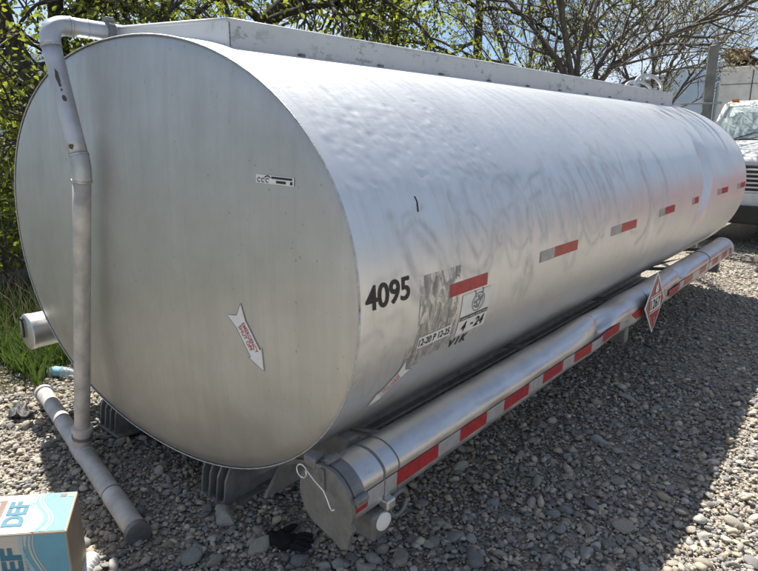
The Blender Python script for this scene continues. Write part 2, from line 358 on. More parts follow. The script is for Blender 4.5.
# cobbles one can pick out singly
cob = []
for k in range(12):
    V, F = pebble_shape(3, 900+k); me = bpy.data.meshes.new('stone'); me.from_pydata(V.tolist(), [], F.tolist()); me.polygons.foreach_set('use_smooth', [True]*len(F)); me.materials.append(STONE); cob.append(me)
V, F = pebble_shape(3, 950); V *= np.array([1.15, .62, .4]); slab = bpy.data.meshes.new('stone'); slab.from_pydata(V.tolist(), [], F.tolist()); slab.polygons.foreach_set('use_smooth', [True]*len(F)); slab.materials.append(STONE)
def stone(x, y, s, me, rz=None):
    o = bpy.data.objects.new('stone', me); COL.objects.link(o); o.parent = ground
    o.location = (x, y, float(gh(x, y))+s*.22); o.scale = (s, s, s); o.rotation_euler = (random.gauss(0, .18), random.gauss(0, .18), random.uniform(0, 6.3) if rz is None else rz)
for px, py, s, f in [(590, 502, .055, 1), (625, 527, .05, 0), (461, 466, .05, 0), (521, 455, .036, 0), (536, 483, .045, 0), (532, 505, .042, 0), (474, 560, .065, 0), (455, 537, .055, 0), (546, 562, .036, 0), (586, 556, .04, 0), (695, 430, .04, 1), (540, 425, .04, 0), (553, 420, .035, 0),
                    (630, 398, .06, 1), (655, 478, .03, 0), (676, 422, .035, 0), (225, 523, .075, 0), (206, 512, .04, 0), (258, 548, .06, 0), (300, 560, .05, 0), (120, 440, .05, 0), (110, 435, .05, 0), (190, 560, .06, 0), (60, 425, .04, 0), (400, 555, .05, 0),
                    (365, 566, .045, 0), (430, 545, .035, 0), (505, 520, .03, 0), (610, 545, .03, 0), (420, 503, .04, 0), (340, 563, .04, 0), (75, 470, .03, 0), (715, 470, .04, 0), (735, 520, .045, 0), (560, 530, .03, 0)]:
    p = on(px, py, 2, .01); stone(p.x, p.y, s, slab if f else cob[random.randrange(12)])
P = scatter(215, -2.2, 3.4, -.9, 4.6, .9, 5.0, 1.1, 14)
for x, y in P: stone(float(x), float(y), float(np.clip(np.exp(RNG.normal(math.log(.030), .3)), .022, .055)), cob[random.randrange(12)])

# ------------------------------------------------------------------ the tank
ZC, A, B, L, N = 1.02, 1.22, .805, 5.43, 2.155
tank = empty('storage_tank', (0, 2.7, 0), 'long oval aluminium fuel tank numbered 4095 resting on the gravel', 'tank')
def prof(t):                                                    # t = angle, 0 at +x, counter-clockwise
    c, s_ = np.cos(t), np.sin(t); e = 2/N
    return A*np.sign(c)*np.abs(c)**e, ZC+B*np.sign(s_)*np.abs(s_)**e
_t = np.linspace(-math.pi/2, math.pi/2, 4001); _x, _z = prof(_t); _s = np.concatenate([[0], np.cumsum(np.hypot(np.diff(_x), np.diff(_z)))]); _s -= np.interp(ZC, _z, _s)
def surf(y, s, off=.0022):                                      # right-hand side of the shell: y along it, s up the girth from its middle
    x = np.interp(s, _s, _x); z = np.interp(s, _s, _z); e = .004
    tx = np.interp(s+e, _s, _x)-np.interp(s-e, _s, _x); tz = np.interp(s+e, _s, _z)-np.interp(s-e, _s, _z); q = math.hypot(tx, tz)
    nx_, nz_ = tz/q, -tx/q; d = float(dent(np.array([y]), np.array([s]))[0])
    return (x+nx_*(off-d), y, z+nz_*(off-d))
z2s = lambda z: float(np.interp(z, _z, _s))
_dr = np.random.default_rng(8); _dy = np.concatenate([_dr.uniform(.05, .85, 420), _dr.uniform(.1, 3.0, 200)]); _ds = np.concatenate([_dr.normal(.48, .13, 420), _dr.normal(.55, .15, 200)])
_da = _dr.uniform(-.0014, .0018, 620)*np.concatenate([np.ones(420), .8*np.ones(200)]); _dw = _dr.uniform(.006, .016, 620)
def dent(y, s):                                                 # inward displacement of the shell, metres
    d = np.zeros_like(y)
    # the sharp crease in the flank near the far end, and the shallow hollow around it
    k = y-3.78-.14*np.clip((s-.0)/.4, -1, 1)-.02*np.sin(s*14); env = np.exp(-((s-.10)/.27)**4)*(.6+.4*np.sin((s+.15)*4.2))
    ridge = np.where(k < 0, np.exp(-(k/.035)**2)*0+np.clip(1+k/.05, 0, 1), np.clip(1-k/.30, 0, 1)*.75+.25*np.exp(-(k/.4)**1.3)); d += .13*env*ridge*np.clip((4.75-y)/.5, 0, 1)
    d += .016*np.exp(-((y-4.55)/.25)**2-((s-.28)/.16)**2) + .012*np.exp(-((y-3.2)/.3)**2-((s+.35)/.2)**2)
    d += 0*y
    d += .006*np.exp(-((y-2.55)/.05)**2-((s+.2)/.25)**2)
    d += .004*np.sin(y*2.1+s*2)*np.exp(-((s-.2)/.6)**2)
    return d
def dents_small(y, s):
    d = np.zeros_like(y)
    for a, b, h_, w_ in zip(_dy, _ds, _da, _dw):
        m = (abs(y-a) < 3.5*w_) & (abs(s-b) < 3*w_)
        d[m] += h_*np.exp(-((y[m]-a)/(w_*1.2))**2-((s[m]-b)/w_)**2)
    return d
# smudges: hand-wiped loops left in the grime, painted as wear on the shell
_strokes = []
def loop(cy, cs, ry, rs, a0, a1, tilt, wd, st):
    t = np.linspace(a0, a1, 90); u = ry*np.cos(t); v_ = rs*np.sin(t)+.02*np.sin(3*t); c, s_ = math.cos(tilt), math.sin(tilt)
    _strokes.append((cy+u*c-v_*s_, cs+u*s_+v_*c, wd, st))
r_ = random.Random(21)
for cy, cs, n, R0 in [(.14, -.03, 4, .09), (.30, .12, 6, .10), (.10, -.26, 5, .08), (.52, .16, 6, .11), (.70, .18, 8, .13), (.86, .14, 7, .12), (1.08, .13, 6, .13), (1.32, .17, 7, .16), (1.62, .18, 7, .17), (1.95, .22, 7, .19), (2.25, .22, 6, .2), (2.6, .24, 5, .2), (.95, -.13, 4, .05), (1.0, -.09, 3, .04)]:
    for _ in range(n):
        a0 = r_.uniform(0, 6.3); loop(cy+r_.gauss(0, .045), cs+r_.gauss(0, .04), R0*r_.uniform(.35, 1.0), R0*r_.uniform(.8, 1.7), a0, a0+r_.uniform(1.4, 4.0), r_.gauss(.25, .3), r_.uniform(.008, .022)*(1+.2*cy), r_.uniform(.15, .7))
def smudge(y, s):
    m_ = np.zeros_like(y)
    for sy, ss, wd, st in _strokes:
        bx = np.where((y > sy.min()-.05) & (y < sy.max()+.05) & (s > ss.min()-.05) & (s < ss.max()+.05))[0]
        if not len(bx): continue
        yb = y[bx]; sb = s[bx]; d2 = np.full(len(bx), 9.)
        for a, b in zip(sy, ss): np.minimum(d2, (yb-a)**2+(sb-b)**2, out=d2)
        m_[bx] = np.maximum(m_[bx], st*np.exp(-d2/(wd*wd)))
    return np.clip(m_, 0, 1)
# shell grid
yy = np.concatenate([np.linspace(0, 1.2, 170), np.linspace(1.2, 3.0, 170)[1:], np.linspace(3.0, L, 130)[1:]])
sg = np.concatenate([np.linspace(_s[0]*.98, -.55, 14), np.linspace(-.55, .80, 200)[1:], np.linspace(.80, _s[-1]*.995, 24)[1:]])
tr = np.interp(sg, _s, _t); th = np.concatenate([tr, np.linspace(tr[-1], 2*math.pi+tr[0], 72)[1:-1]])
sx_, sz_ = prof(th); ns = len(th); sall = np.concatenate([sg, np.full(ns-len(sg), 9.)])
dx = np.roll(sx_, -1)-np.roll(sx_, 1); dz = np.roll(sz_, -1)-np.roll(sz_, 1); q = np.hypot(dx, dz); nX, nZ = dz/q, -dx/q
YY, SS = np.meshgrid(yy, sall, indexing='ij'); yf = YY.ravel(); sf = SS.ravel(); right = sf < 5
dd = np.zeros_like(yf); dd[right] = dent(yf[right], sf[right])+dents_small(yf[right], sf[right])
dd *= np.clip(yf/.06, 0, 1)*np.clip((L-yf)/.15, 0, 1)
V = np.stack([np.tile(sx_, len(yy))-dd*np.tile(nX, len(yy)), yf, np.tile(sz_, len(yy))-dd*np.tile(nZ, len(yy))], 1)
ii, jj = np.meshgrid(np.arange(ns), np.arange(len(yy)-1)); ii = ii.ravel(); jj = jj.ravel()
F = np.stack([jj*ns+ii, (jj+1)*ns+ii, (jj+1)*ns+(ii+1) % ns, jj*ns+(ii+1) % ns], 1)[:, ::-1]
shell = np_mesh('shell', V, F, SHELL, tank); sm_ = np.zeros_like(yf); sm_[right] = smudge(yf[right], sf[right]); fattr(shell, 'smudge', sm_)
fattr(shell, 'dirt', np.clip((-sf-.15)/.5, 0, 1)*(sf < 5))
# dished heads
def head(name, y0, sgn, dome):
    nr, na = 40, 160; t = np.linspace(0, 2*math.pi, na, endpoint=False); px_, pz_ = prof(t); V = []
    for k in range(nr+1):
        r = 1-(k/nr)**1.0
        rr = r*.9955
        yv = y0 + sgn*(dome*(1-r**2.6) - .004*(k == 0) + .006*(1-math.exp(-(1-r)*60)))
        for x, z in zip(px_, pz_):
            e = .010*math.exp(-((x*rr-.63)**2+(z*0+(ZC+(z-ZC)*rr)-.62)**2)/.012) if sgn < 0 else 0
            e -= .006*math.exp(-((x*rr+.35)**2)/.02)*(1 if sgn < 0 else 0)
            V.append((x*rr, yv-e*(1-r**4), ZC+(z-ZC)*rr))
    F = [(k*na+j, k*na+(j+1) % na, (k+1)*na+(j+1) % na, (k+1)*na+j) for k in range(nr) for j in range(na)]
    if sgn > 0: F = [f[::-1] for f in F]
    o = np_mesh(name, V, F, HEAD, tank); zz = np.array(V)[:, 2]; fattr(o, 'dirt', np.clip((1.05-zz)/.75, 0, 1)); return o
DOME = .04
head('end_head', 0, -1, DOME); head('end_head', L, 1, .10)
# welded rim bead where head meets shell
t = np.linspace(0, 2*math.pi, 121)[:-1]
for y0 in (.0, L):
    rx, rz = prof(t); P = [(a*.999, y0-.001 if y0 == 0 else y0+.001, ZC+(b-ZC)*.999) for a, b in zip(rx, rz)]; P.append(P[0]); tube('rim_weld', P, .0030, WELD, tank, 6)
def hd(x, z, off=.003):                                        # point on the near head
    t = math.atan2((z-ZC)/B, x/A); r = ((abs(x)/A)**N+(abs(z-ZC)/B)**N)**(1/N)
    e = .010*math.exp(-((x-.63)**2+(z-.62)**2)/.012)-.006*math.exp(-((x+.35)**2)/.02)
    return (x, -(DOME*(1-r**2.6)+.006*(1-math.exp(-(1-r)*60)))-e*(1-r**4)-off, z)

# --- writing and stickers
def S(y0, s0, off=.0022): return lambda u, v_: surf(y0+u, s0+v_, off)
o = map_text('fleet_number', '4095', .072, S(.022, z2s(1.008)), BLACK, tank, width=.198, bold=.018)
map_sheet('adhesive_residue', .272, .50, z2s(.775), z2s(1.065), lambda u, v_: surf(u, v_, .0012), RESID, tank, 14, 16)
map_sheet('adhesive_residue', .235, .33, z2s(.755), z2s(.84), lambda u, v_: surf(u, v_, .0009), RESID, tank, 8, 6)
st = map_sheet('date_strip', .290, .478, z2s(.822), z2s(.862), lambda u, v_: surf(u, v_, .0021), WHITE, tank, 10, 2)
map_text('date_text', '12-20 P 12-25', .026, lambda u, v_: surf(.296+u, z2s(.822)+.008+v_, .0032), BLACK, st, width=.174, bold=.02)
st = map_sheet('inspection_sticker', .520, .712, z2s(.802), z2s(.955), lambda u, v_: surf(u, v_, .0018), WHITE, tank, 10, 8)
s0 = z2s(.802)
map_sheet('sticker_band', .524, .708, s0+.058, s0+.073, lambda u, v_: surf(u, v_, .0028), BLACK, st, 10, 1)
map_text('band_text', 'CARGO TANK INSPECTION', .0085, lambda u, v_: surf(.528+u, s0+.0612+v_, .0036), WHITE, st, width=.176, bold=.012)
map_text('date_text', '4', .040, lambda u, v_: surf(.548+u, s0+.010+v_, .0030), BLACK, st, width=.030, bold=.03, shear=.15)
map_sheet('date_dash', .608, .626, s0+.026, s0+.033, lambda u, v_: surf(u, v_, .0030), BLACK, st, 2, 1)
map_text('date_text', '24', .040, lambda u, v_: surf(.634+u, s0+.010+v_, .0030), BLACK, st, width=.062, bold=.03, shear=.15)
def ring_pts(cy, cs, ry, rs, n=40): return [(cy+ry*math.cos(2*math.pi*k/n), cs+rs*math.sin(2*math.pi*k/n)) for k in range(n+1)]
def stroke(name, pts, wd, fn, mat, parent):
    V = []; F = []
    for k, (u, v_) in enumerate(pts):
        a = pts[max(0, k-1)]; b = pts[min(len(pts)-1, k+1)]; tx, ty = b[0]-a[0], b[1]-a[1]; q = math.hypot(tx, ty) or 1
        V += [fn(u-ty/q*wd, v_+tx/q*wd), fn(u+ty/q*wd, v_-tx/q*wd)]
    F = [(2*k, 2*k+1, 2*k+3, 2*k+2) for k in range(len(pts)-1)]; return mesh(name, V, F, mat, parent)
fS = lambda u, v_: surf(u, v_, .0029)
ec, es = .628, s0+.113
stroke('emblem_ring', ring_pts(ec, es, .040, .034), .0022, fS, STRIPD, st)
stroke('emblem_ring', ring_pts(ec, es, .030, .024), .0010, fS, STRIPD, st)
for a, b in (((-.030, .0), (.030, .018)), ((-.022, .022), (-.028, .046)), ((.020, .026), (.026, .048)), ((-.018, .006), (.0, -.022)), ((.0, -.022), (.022, .014)), ((-.028, -.012), (.006, -.022)), ((-.008, .026), (.012, .002))):
    stroke('emblem_mark', [(ec+a[0], es+a[1]), (ec+b[0], es+b[1])], .0036, lambda u, v_: surf(u, v_, .0034), GREYP, st)
map_text('stencil_letters', 'V I K', .034, S(.500, z2s(.762)), BLACK, tank, width=.115, bold=.03, shear=.2)
stroke('scratch', [(.312, z2s(1.255)), (.322, z2s(1.285)), (.318, z2s(1.30))], .003, lambda u, v_: surf(u, v_, .001), BLACK, tank)
# reflective tape patches along the flank
def tape(name, y0, y1, z0, z1, mat, n=10): return map_sheet(name, y0, y1, z2s(z0), z2s(z1), lambda u, v_: surf(u, v_, .0016), mat, tank, n, 3)
tape('red_tape', .436, .676, .964, 1.008, RED)
for y0, ym, y1, zz in ((1.09, 1.225, 1.465, .975), (1.88, 2.025, 2.265, .985), (2.69, 2.81, 3.03, 1.0), (3.49, 3.55, 3.66, 1.005), (4.29, 4.42, 4.64, 1.015), (5.03, 5.16, 5.375, 1.015)):
    tape('silver_tape', y0, ym, zz, zz+.046, FADE, 6); tape('red_tape', ym+.001, y1, zz+.002, zz+.048, RED)
# arrow stickers
def arrow(length, wdt):
    hw = wdt/2; b = wdt*.32
    return [(0, hw*.98), (length*.10, 0), (0, -hw*.98), (length*.26, -hw*.62), (length*.30, -b), (length*.72, -b), (length*.70, -hw*.92), (length, 0), (length*.70, hw*.92), (length*.72, b), (length*.30, b), (length*.26, hw*.62)]
def arrow_sticker(fn, ln, wd, flip):
    P = arrow(ln, wd)
    stk = map_poly('arrow_sticker', P, lambda u, v_: fn(u, v_, 1), WHITE, tank)
    ctr = (ln*.5, 0); stroke('arrow_outline', [((a-ctr[0])*.985+ctr[0], b*.95) for a, b in P+P[:1]], .0011, lambda u, v_: fn(u, v_, 2), GREYP, stk)
    for txt, row, w_ in (('EMERGENCY', .0085, .47), ('SHUT OFF', -.0115, .40)):
        V, F = text_mesh(txt, ln*.072, bold=.015); V[:, 0] *= ln*w_/V[:, 0].max()
        mesh('arrow_text', [fn(ln*.255+u, (row-.006+v_)*ln/.22 if not flip else (row-.006+v_)*ln/.22, 2) for u, v_ in V], F, REDT, stk)
def on_head(x0, z0, ang):
    c, s_ = math.cos(ang), math.sin(ang)
    return lambda u, v_, k: hd(x0+u*c-v_*s_, z0+u*s_+v_*c, .0006+.0009*k)
arrow_sticker(on_head(.700, .936, math.atan2(-.186, .132)), .228, .098, False)
def on_shell(y0, s1, ang):
    c, s_ = math.cos(ang), math.sin(ang)
    return lambda u, v_, k: surf(y0+u*c-v_*s_, s1+u*s_+v_*c, .0012+.0012*k)
arrow_sticker(on_shell(.278, z2s(.772), math.atan2(z2s(.652)-z2s(.772), -.135)), .19, .080, True)
# inventory label on the head
def lab(u, v_): a = -.035; return (.835+u*math.cos(a)-v_*math.sin(a), 1.345+u*math.sin(a)+v_*math.cos(a))
stk = map_sheet('inventory_label', 0, .156, 0, .024, lambda u, v_: hd(*lab(u, v_), .0016), WHITE, tank, 4, 1)
for a, b, c_, d in ((.066, .150, .0155, .0215), (.086, .125, .004, .011), (.142, .151, .003, .012)): map_sheet('label_bar', a, b, c_, d, lambda u, v_: hd(*lab(u, v_), .0026), BLACK, stk, 1, 1)
for k in range(3): stroke('label_mark', [(.006+.018*k+.010*math.cos(q_)*.7+.008, .009+.0055*math.sin(q_)) for q_ in np.linspace(.6, 5.4, 12)], .0012, lambda u, v_: hd(*lab(u, v_), .0026), BLACK, stk)
stroke('label_mark', [(.038, .0175), (.050, .0225), (.062, .018)], .0018, lambda u, v_: hd(*lab(u, v_), .0026), BLACK, stk)

# --- walkway pan on top: side rails, front panel, lip
WX0, WX1, WY0, WY1 = -.30, .52, .146, 5.30
def topz(x): return ZC+B*(1-(abs(x)/A)**N)**(1/N)
def ztop(y): return 1.842+.030*(y-WY0)/(WY1-WY0)
def rail(x, tck, name, ztopf):
    ysr = np.linspace(WY0, WY1, 25); V = []; F = []
    for y in ysr:
        zb = topz(x)-.006; zt = ztopf(y)+.0015*math.sin(y*5)
        V += [(x-tck, y, zb), (x, y, zb), (x+.002*math.sin(y*3.3), y, zt), (x-tck, y, zt)]
    for k in range(24):
        for j in range(4): F.append((4*k+j, 4*k+(j+1) % 4, 4*k+4+(j+1) % 4, 4*k+4+j))
    F += [(0, 3, 2, 1), (96, 97, 98, 99)]; return mesh(name, V, [f[::-1] for f in F], TRIM, tank)
wr = rail(WX1, .03, 'walkway_rail', ztop)
P = [(WX1-.014, y, ztop(y)+.004) for y in np.linspace(WY0-.002, WY1+.004, 25)]; tube('rail_lip', P, .009, TRIM, wr, 10)
wl = rail(WX0, -.03, 'walkway_rail', lambda y: 1.895)
P = [(WX0+.014, y, 1.90) for y in np.linspace(WY0, WY1, 12)]; tube('rail_lip', P, .009, TRIM, wl, 10)
nfp = 14; V = []; F = []
for k in range(nfp+1):
    x = WX0+.001+(WX1-WX0-.004)*k/nfp; zt = 1.840+(.902-.840)*(1-k/nfp)
    V += [(x, WY0-.004, topz(x)-.006), (x, WY0-.004, zt), (x, WY0+.02, zt), (x, WY0+.02, topz(x)-.006)]
for k in range(nfp): F += [(4*k, 4*k+4, 4*k+5, 4*k+1), (4*k+1, 4*k+5, 4*k+6, 4*k+2), (4*k+2, 4*k+6, 4*k+7, 4*k+3)]
fp = mesh('walkway_front', V, F, TRIM, tank); tube('rail_lip', [(WX0, WY0+.004, 1.905), ((WX0+WX1)/2, WY0+.004, 1.875), (WX1-.012, WY0+.004, 1.846)], .010, TRIM, fp, 10)
wf = mesh('walkway_floor', [(WX0+.03, WY0+.02, 1.80), (WX1-.03, WY0+.02, 1.80), (WX1-.03, WY1, 1.81), (WX0+.03, WY1, 1.81)], [(0, 1, 2, 3)], ALU, tank)
# bolts clips along the rail foot
for y in np.arange(.45, 5.2, .45): box('rail_clip', (WX1+.002, y-.012, topz(WX1)-.006), (WX1+.016, y+.012, topz(WX1)+.006), CAST, tank, 0)
# grab hoops at the far end of the walkway and low fill-cover bar
def hoop(x, y0, y1, z0, h_, r):
    P = [Vector((x, y0, z0))]+[Vector((x, (y0+y1)/2-(y1-y0)/2*math.cos(a), z0+h_*(.55+.45*math.sin(a)) if 0 < a < math.pi else z0+h_*.55)) for a in np.linspace(0, math.pi, 15)]+[Vector((x, y1, z0))]
    tube('grab_hoop', P, r, PIPE, tank, 10)
hoop(.44, 4.42, 5.18, 1.80, .21, .016); hoop(.40, 4.30, 5.02, 1.80, .15, .014); hoop(.42, 3.05, 3.75, 1.80, .075, .014)
for y, r in ((1.2, .2), (2.5, .2), (4.0, .2)):
    m_ = lathe('manhole_cover', (.12, y, 1.80), (0, 0, 1), [(0, r), (.025, r), (.028, r*.95), (.04, r*.5), (.042, .02)], ALU, tank, 32)

# --- drain pipe off the walkway pan, down past the head to a tee and a pipe lying on the stones
pe = on(44, 22, 2, 1.895); x1 = -.245
dp = empty('drain_pipe', (0, 0, 0), None, None); dp.parent = tank; dp.matrix_parent_inverse = tank.matrix_basis.inverted(); del_ = [dp.pop(k) for k in list(dp.keys())]
E1 = Vector((-.262, -.118, 1.888)); E2 = on(82, 168, 1, -.105); T0 = Vector((-.427, -.132, .05)); S0 = Vector((x1, .17, 1.882))
def seg_pipe(name, a, b, r, mat, par, n=8, sg=20): return tube(name, [a.lerp(b, k/n) for k in range(n+1)], r, mat, par, sg)
r0 = .0345
def elbow(name, a, c, b, R_, r, mat, par):                     # smooth bend at corner c
    u = (a-c).normalized(); v_ = (b-c).normalized(); P = []
    for k in range(15):
        t_ = k/14; p0 = c+u*R_; p2 = c+v_*R_; P.append(p0*(1-t_)**2+c*2*t_*(1-t_)+p2*t_**2)
    tube(name, P, r, mat, par, 20); return P[0], P[-1]
a0, a1 = elbow('elbow', S0, E1, E2, .085, r0*1.06, PIPE, dp); b0, b1 = elbow('elbow', E1, E2, T0+Vector((0, 0, .1)), .05, r0*1.05, PIPE, dp)
TT = T0.lerp(E2, .065)
seg_pipe('horizontal_pipe', S0, a0, r0, PIPE, dp); seg_pipe('sloping_pipe', a1, b0, r0, PIPE, dp); seg_pipe('upright_pipe', b1, TT, r0*.97, PIPED, dp)
for p, d in ((a0, (a0-S0)), (a1, (E2-E1)), (b0, (E2-E1)), (b1, (T0-E2))):
    d = d.normalized(); lathe('weld_ring', p-d*.004, d, [(0, r0), (.001, r0*1.10), (.007, r0*1.10), (.008, r0)], WELD, dp)
d = (E1-S0).normalized(); p = S0+d*.135; lathe('weld_ring', p, d, [(0, r0), (.001, r0*1.06), (.005, r0*1.06), (.006, r0)], WELD, dp)
cl = lathe('clamp', S0+d*.035, d, [(0, r0*.9), (.004, r0*1.28), (.028, r0*1.32), (.034, r0*1.05)], CAST, dp)
box('clamp_bolt', (S0.x-.018, .10, S0.z+r0+.004), (S0.x+.018, .135, S0.z+r0+.022), CAST, dp, .004)
# paint chips on the sloping pipe
ax_ = (b0-a1).normalized(); side = (CAM-a1.lerp(b0, .3)); side = (side-ax_*side.dot(ax_)).normalized(); oth = ax_.cross(side)
for t_, ang, ln, wd in ((.30, .15, .030, .008), (.37, .1, .012, .005), (.42, .05, .006, .004), (.50, .0, .013, .008), (.93, .55, .012, .010)):
    c_ = a1.lerp(b0, t_); P = []
    for k in range(10):
        q_ = 2*math.pi*k/10; rr = random.uniform(.7, 1.15); an = ang+wd/r0*math.cos(q_)*rr; P.append(c_+ax_*ln*math.sin(q_)*rr+(side*math.cos(an)+oth*math.sin(an))*(r0+.0007))
    mesh('paint_chip', P, [tuple(range(10))], RUBFL, dp)
# tee on the ground pipe
d = (TT-T0).normalized(); lathe('tee_collar', TT+d*.05, -d, [(0, r0), (.004, r0*1.32), (.022, r0*1.36), (.026, r0*1.18), (.11, r0*1.14)], PIPED, dp)
lathe('tee_collar', TT+d*.005, -d, [(0, r0*1.1), (.003, r0*1.3), (.016, r0*1.3), (.02, r0*1.1)], CAST, dp)
G0 = on(44, 393, 2, .05); G1 = on(138, 533, 2, .05); r1 = .041
seg_pipe('ground_pipe', G0, G1, r1, PIPED, dp, 12)
d = (G1-G0).normalized(); lathe('end_collar', G0-d*.01, d, [(0, r1*.8), (0.001, r1*1.2), (.028, r1*1.22), (.032, r1*1.02)], PIPED, dp)
lathe('end_collar', G1-d*.02, d, [(0, r1*1.02), (.003, r1*1.14), (.03, r1*1.14), (.032, r1*.7)], CAST, dp)
lathe('tee_collar', T0-d*.07, d, [(0, r1), (.004, r1*1.09), (.14, r1*1.09), (.144, r1)], PIPED, dp)
for t_ in (.28, .8): lathe('weld_ring', G0.lerp(G1, t_), d, [(0, r1), (.002, r1*1.05), (.006, r1*1.05), (.008, r1)], CAST, dp)

# --- hose tubes along both flanks
TX, TZ, TR, TY0, TY1 = 1.15, .455, .095, -.055, 5.12
def tube_prof(a, sg):
    x = TR*math.cos(a); z = TR*math.sin(a); x = min(x, .080+.004*z/TR); return sg*x, z
def hose_tube(sg):
    ht = empty('hose_tube', (0, 0, 0), None, None); ht.parent = tank; ht.matrix_parent_inverse = tank.matrix_basis.inverted(); [ht.pop(k) for k in list(ht.keys())]
    ys_ = np.linspace(TY0, TY1, 230); na = 40; V = []; F = []
    for y in ys_:
        for j in range(na):
            a = 2*math.pi*j/na; x, z = tube_prof(a, 1); n = Vector((math.cos(a), 0, math.sin(a)))
            if sg > 0:
                dk = y-1.80
                e = .055*math.exp(-(dk/.24)**2)*math.exp(-((a-1.15)/.5)**2)*(1 if dk < 0 else max(0, 1-dk/.05)) - .066*math.exp(-((y-1.92)/.12)**2)*math.exp(-((a-.95)/.55)**2)
                e += .024*math.exp(-((y-3.2)/.35)**2-((a-1.0)/.5)**2)*(1 if y < 3.32 else .3) - .035*math.exp(-((y-3.48)/.12)**2-((a-.9)/.5)**2)
                e += .004*math.sin(y*9+a*2)*math.exp(-((y-2.4)/.9)**2)
                x += n.x*e; z += n.z*e
            V.append((sg*(TX+x), y, TZ+z))
    for k in range(229):
        for j in range(na): F.append((k*na+j, k*na+(j+1) % na, (k+1)*na+(j+1) % na, (k+1)*na+j))
    if sg > 0: F = [f[::-1] for f in F]
    np_mesh('tube_body', V, F, ALU, ht)
    rings = (.09, .16, 2.62, 4.25) if sg > 0 else (.12, 2.6)
    for q_, y in enumerate(rings):
        P = [(sg*(TX+tube_prof(2*math.pi*j/40, 1)[0]*1.012), y, TZ+tube_prof(2*math.pi*j/40, 1)[1]*1.012) for j in range(41)]; tube('tube_band', P, .0035 if q_ != 1 else .0018, CAST, ht, 6)
    return ht
htR = hose_tube(1); htL = hose_tube(-1)
# red and white tape on the outer flat
def tface(y, z, off=.003):
    b = 0
    dk = y-1.80; e = .012*math.exp(-(dk/.28)**2)*(1 if dk < 0 else math.exp(-(dk/.10)**2))-.006*math.exp(-((y-1.98)/.13)**2)
    e += .010*math.exp(-((y-3.2)/.35)**2)*(1 if y < 3.32 else .3)-.005*math.exp(-((y-3.5)/.14)**2)
    return (TX+.080+.004*z/TR+off+max(0, e), y, TZ+z)
zt0, zt1 = -.034, .017
edges = [(-.044, .012), (.150, .372), (.508, .690), (.825, 1.035), (1.17, 1.375), (1.50, 1.70), (1.87, 2.13), (2.33, 2.53), (3.06, 3.36), (3.47, 3.72), (3.93, 4.15), (4.36, 4.58), (4.72, 4.93), (5.03, 5.115)]
prev = None
for a, b in edges:
    if prev is not None and a-prev < .5: map_sheet('white_tape', prev+.001, a-.001, zt0, zt1, tface, SILV, htR, 6, 2)
    map_sheet('red_tape', a, b, zt0, zt1, tface, RED, htR, 8, 2); prev = b
# hinged cap plate
def cap_plate(sg, ht, yc):
    pts = []
    for k in range(25):
        a = math.pi*1.12-(math.pi*1.24)*k/24; pts.append((.108*math.cos(a), .108*math.sin(a)))
    pts += [(.112, -.055), (.098, -.075), (.085, -.125), (.060, -.140), (.030, -.118), (-.055, -.098), (-.088, -.070)]
    cp = prism('end_cap', pts, lambda x, z: (sg*(TX+x), yc, TZ+z), lambda x, z: (sg*(TX+x), yc-.014, TZ+z), CAST, ht, .002)
    return cp
def capring(sg, ht, yc, r=1.13):
    lathe('cap_ring', (sg*TX, yc+.052, TZ), (0, -1, 0), [(0, TR*1.0), (.004, TR*r), (.045, TR*r), (.052, TR*1.06)], CAST, ht, 40)
cp = cap_plate(1, htR, TY0-.012)
# cast collar round the mouth of the tube: top half only, with lugs
pts = [(.112*math.cos(a), .112*math.sin(a)) for a in np.linspace(math.pi*.98, .10, 22)]+[(.0965*math.cos(a), .0965*math.sin(a)) for a in np.linspace(.10, math.pi*.98, 22)]
prism('cap_collar', pts, lambda x, z: (TX+x, TY0+.034, TZ+z), lambda x, z: (TX+x, TY0-.010, TZ+z), CAST, htR)
for x, z in ((.110, .034), (.0, .116), (-.070, .095)): lathe('lug', (TX+x, TY0+.030, TZ+z), (0, -1, 0), [(0, .012), (.03, .013), (.045, .010)], CAST, htR, 12)
box('cap_hinge', (TX-.085, TY0-.030, TZ+.080), (TX-.035, TY0+.01, TZ+.118), CAST, htR, .006)
box('cap_rib', (TX-.012, TY0-.034, TZ+.03), (TX+.004, TY0-.024, TZ+.10), CAST, htR, .003)
yw = TY0-.036
P = [Vector((TX-.072+.022*math.cos(q_)-.010, yw-.004*k/14, TZ+.066+.020*math.sin(q_))) for k, q_ in enumerate(np.linspace(.3, 6.9, 20))]+[Vector((TX-.055, yw-.01, TZ+.085)), Vector((TX-.02, yw-.012, TZ+.066)), Vector((TX+.018, yw-.012, TZ+.048)), Vector((TX+.030, yw-.010, TZ+.024)), Vector((TX+.040, yw-.010, TZ+.004)), Vector((TX+.048, yw-.010, TZ-.004)), Vector((TX+.058, yw-.012, TZ+.004))]
tube('latch_wire', P, .0026, WIRE, htR, 8)
# lever bracket under the tube mouth with a round white plug and an open ring
br = box('tube_bracket', (TX-.02, .035, TZ-.175), (TX+.085, .115, TZ-.085), CAST, htR, .010)
lathe('bracket_plug', (TX+.084, .078, TZ-.118), (1, -.15, 0), [(0, .030), (.006, .030), (.008, .027), (.009, .004)], WHITE, htR, 24)
box('bracket_bolt', (TX+.060, .085, TZ-.085), (TX+.100, .125, TZ-.052), ALU, htR, .006)
P = [Vector((TX+.075, .165+.044*math.cos(q_), TZ-.105+.040*math.sin(q_))) for q_ in np.linspace(0, 2*math.pi, 25)]; tube('bracket_ring', P, .009, CAST, htR, 8)
for x, z in ((-.085, .085),): box('tube_lug', (TX-.115, .085, TZ+.075), (TX-.06, .13, TZ+.10), CAST, htR, .006)
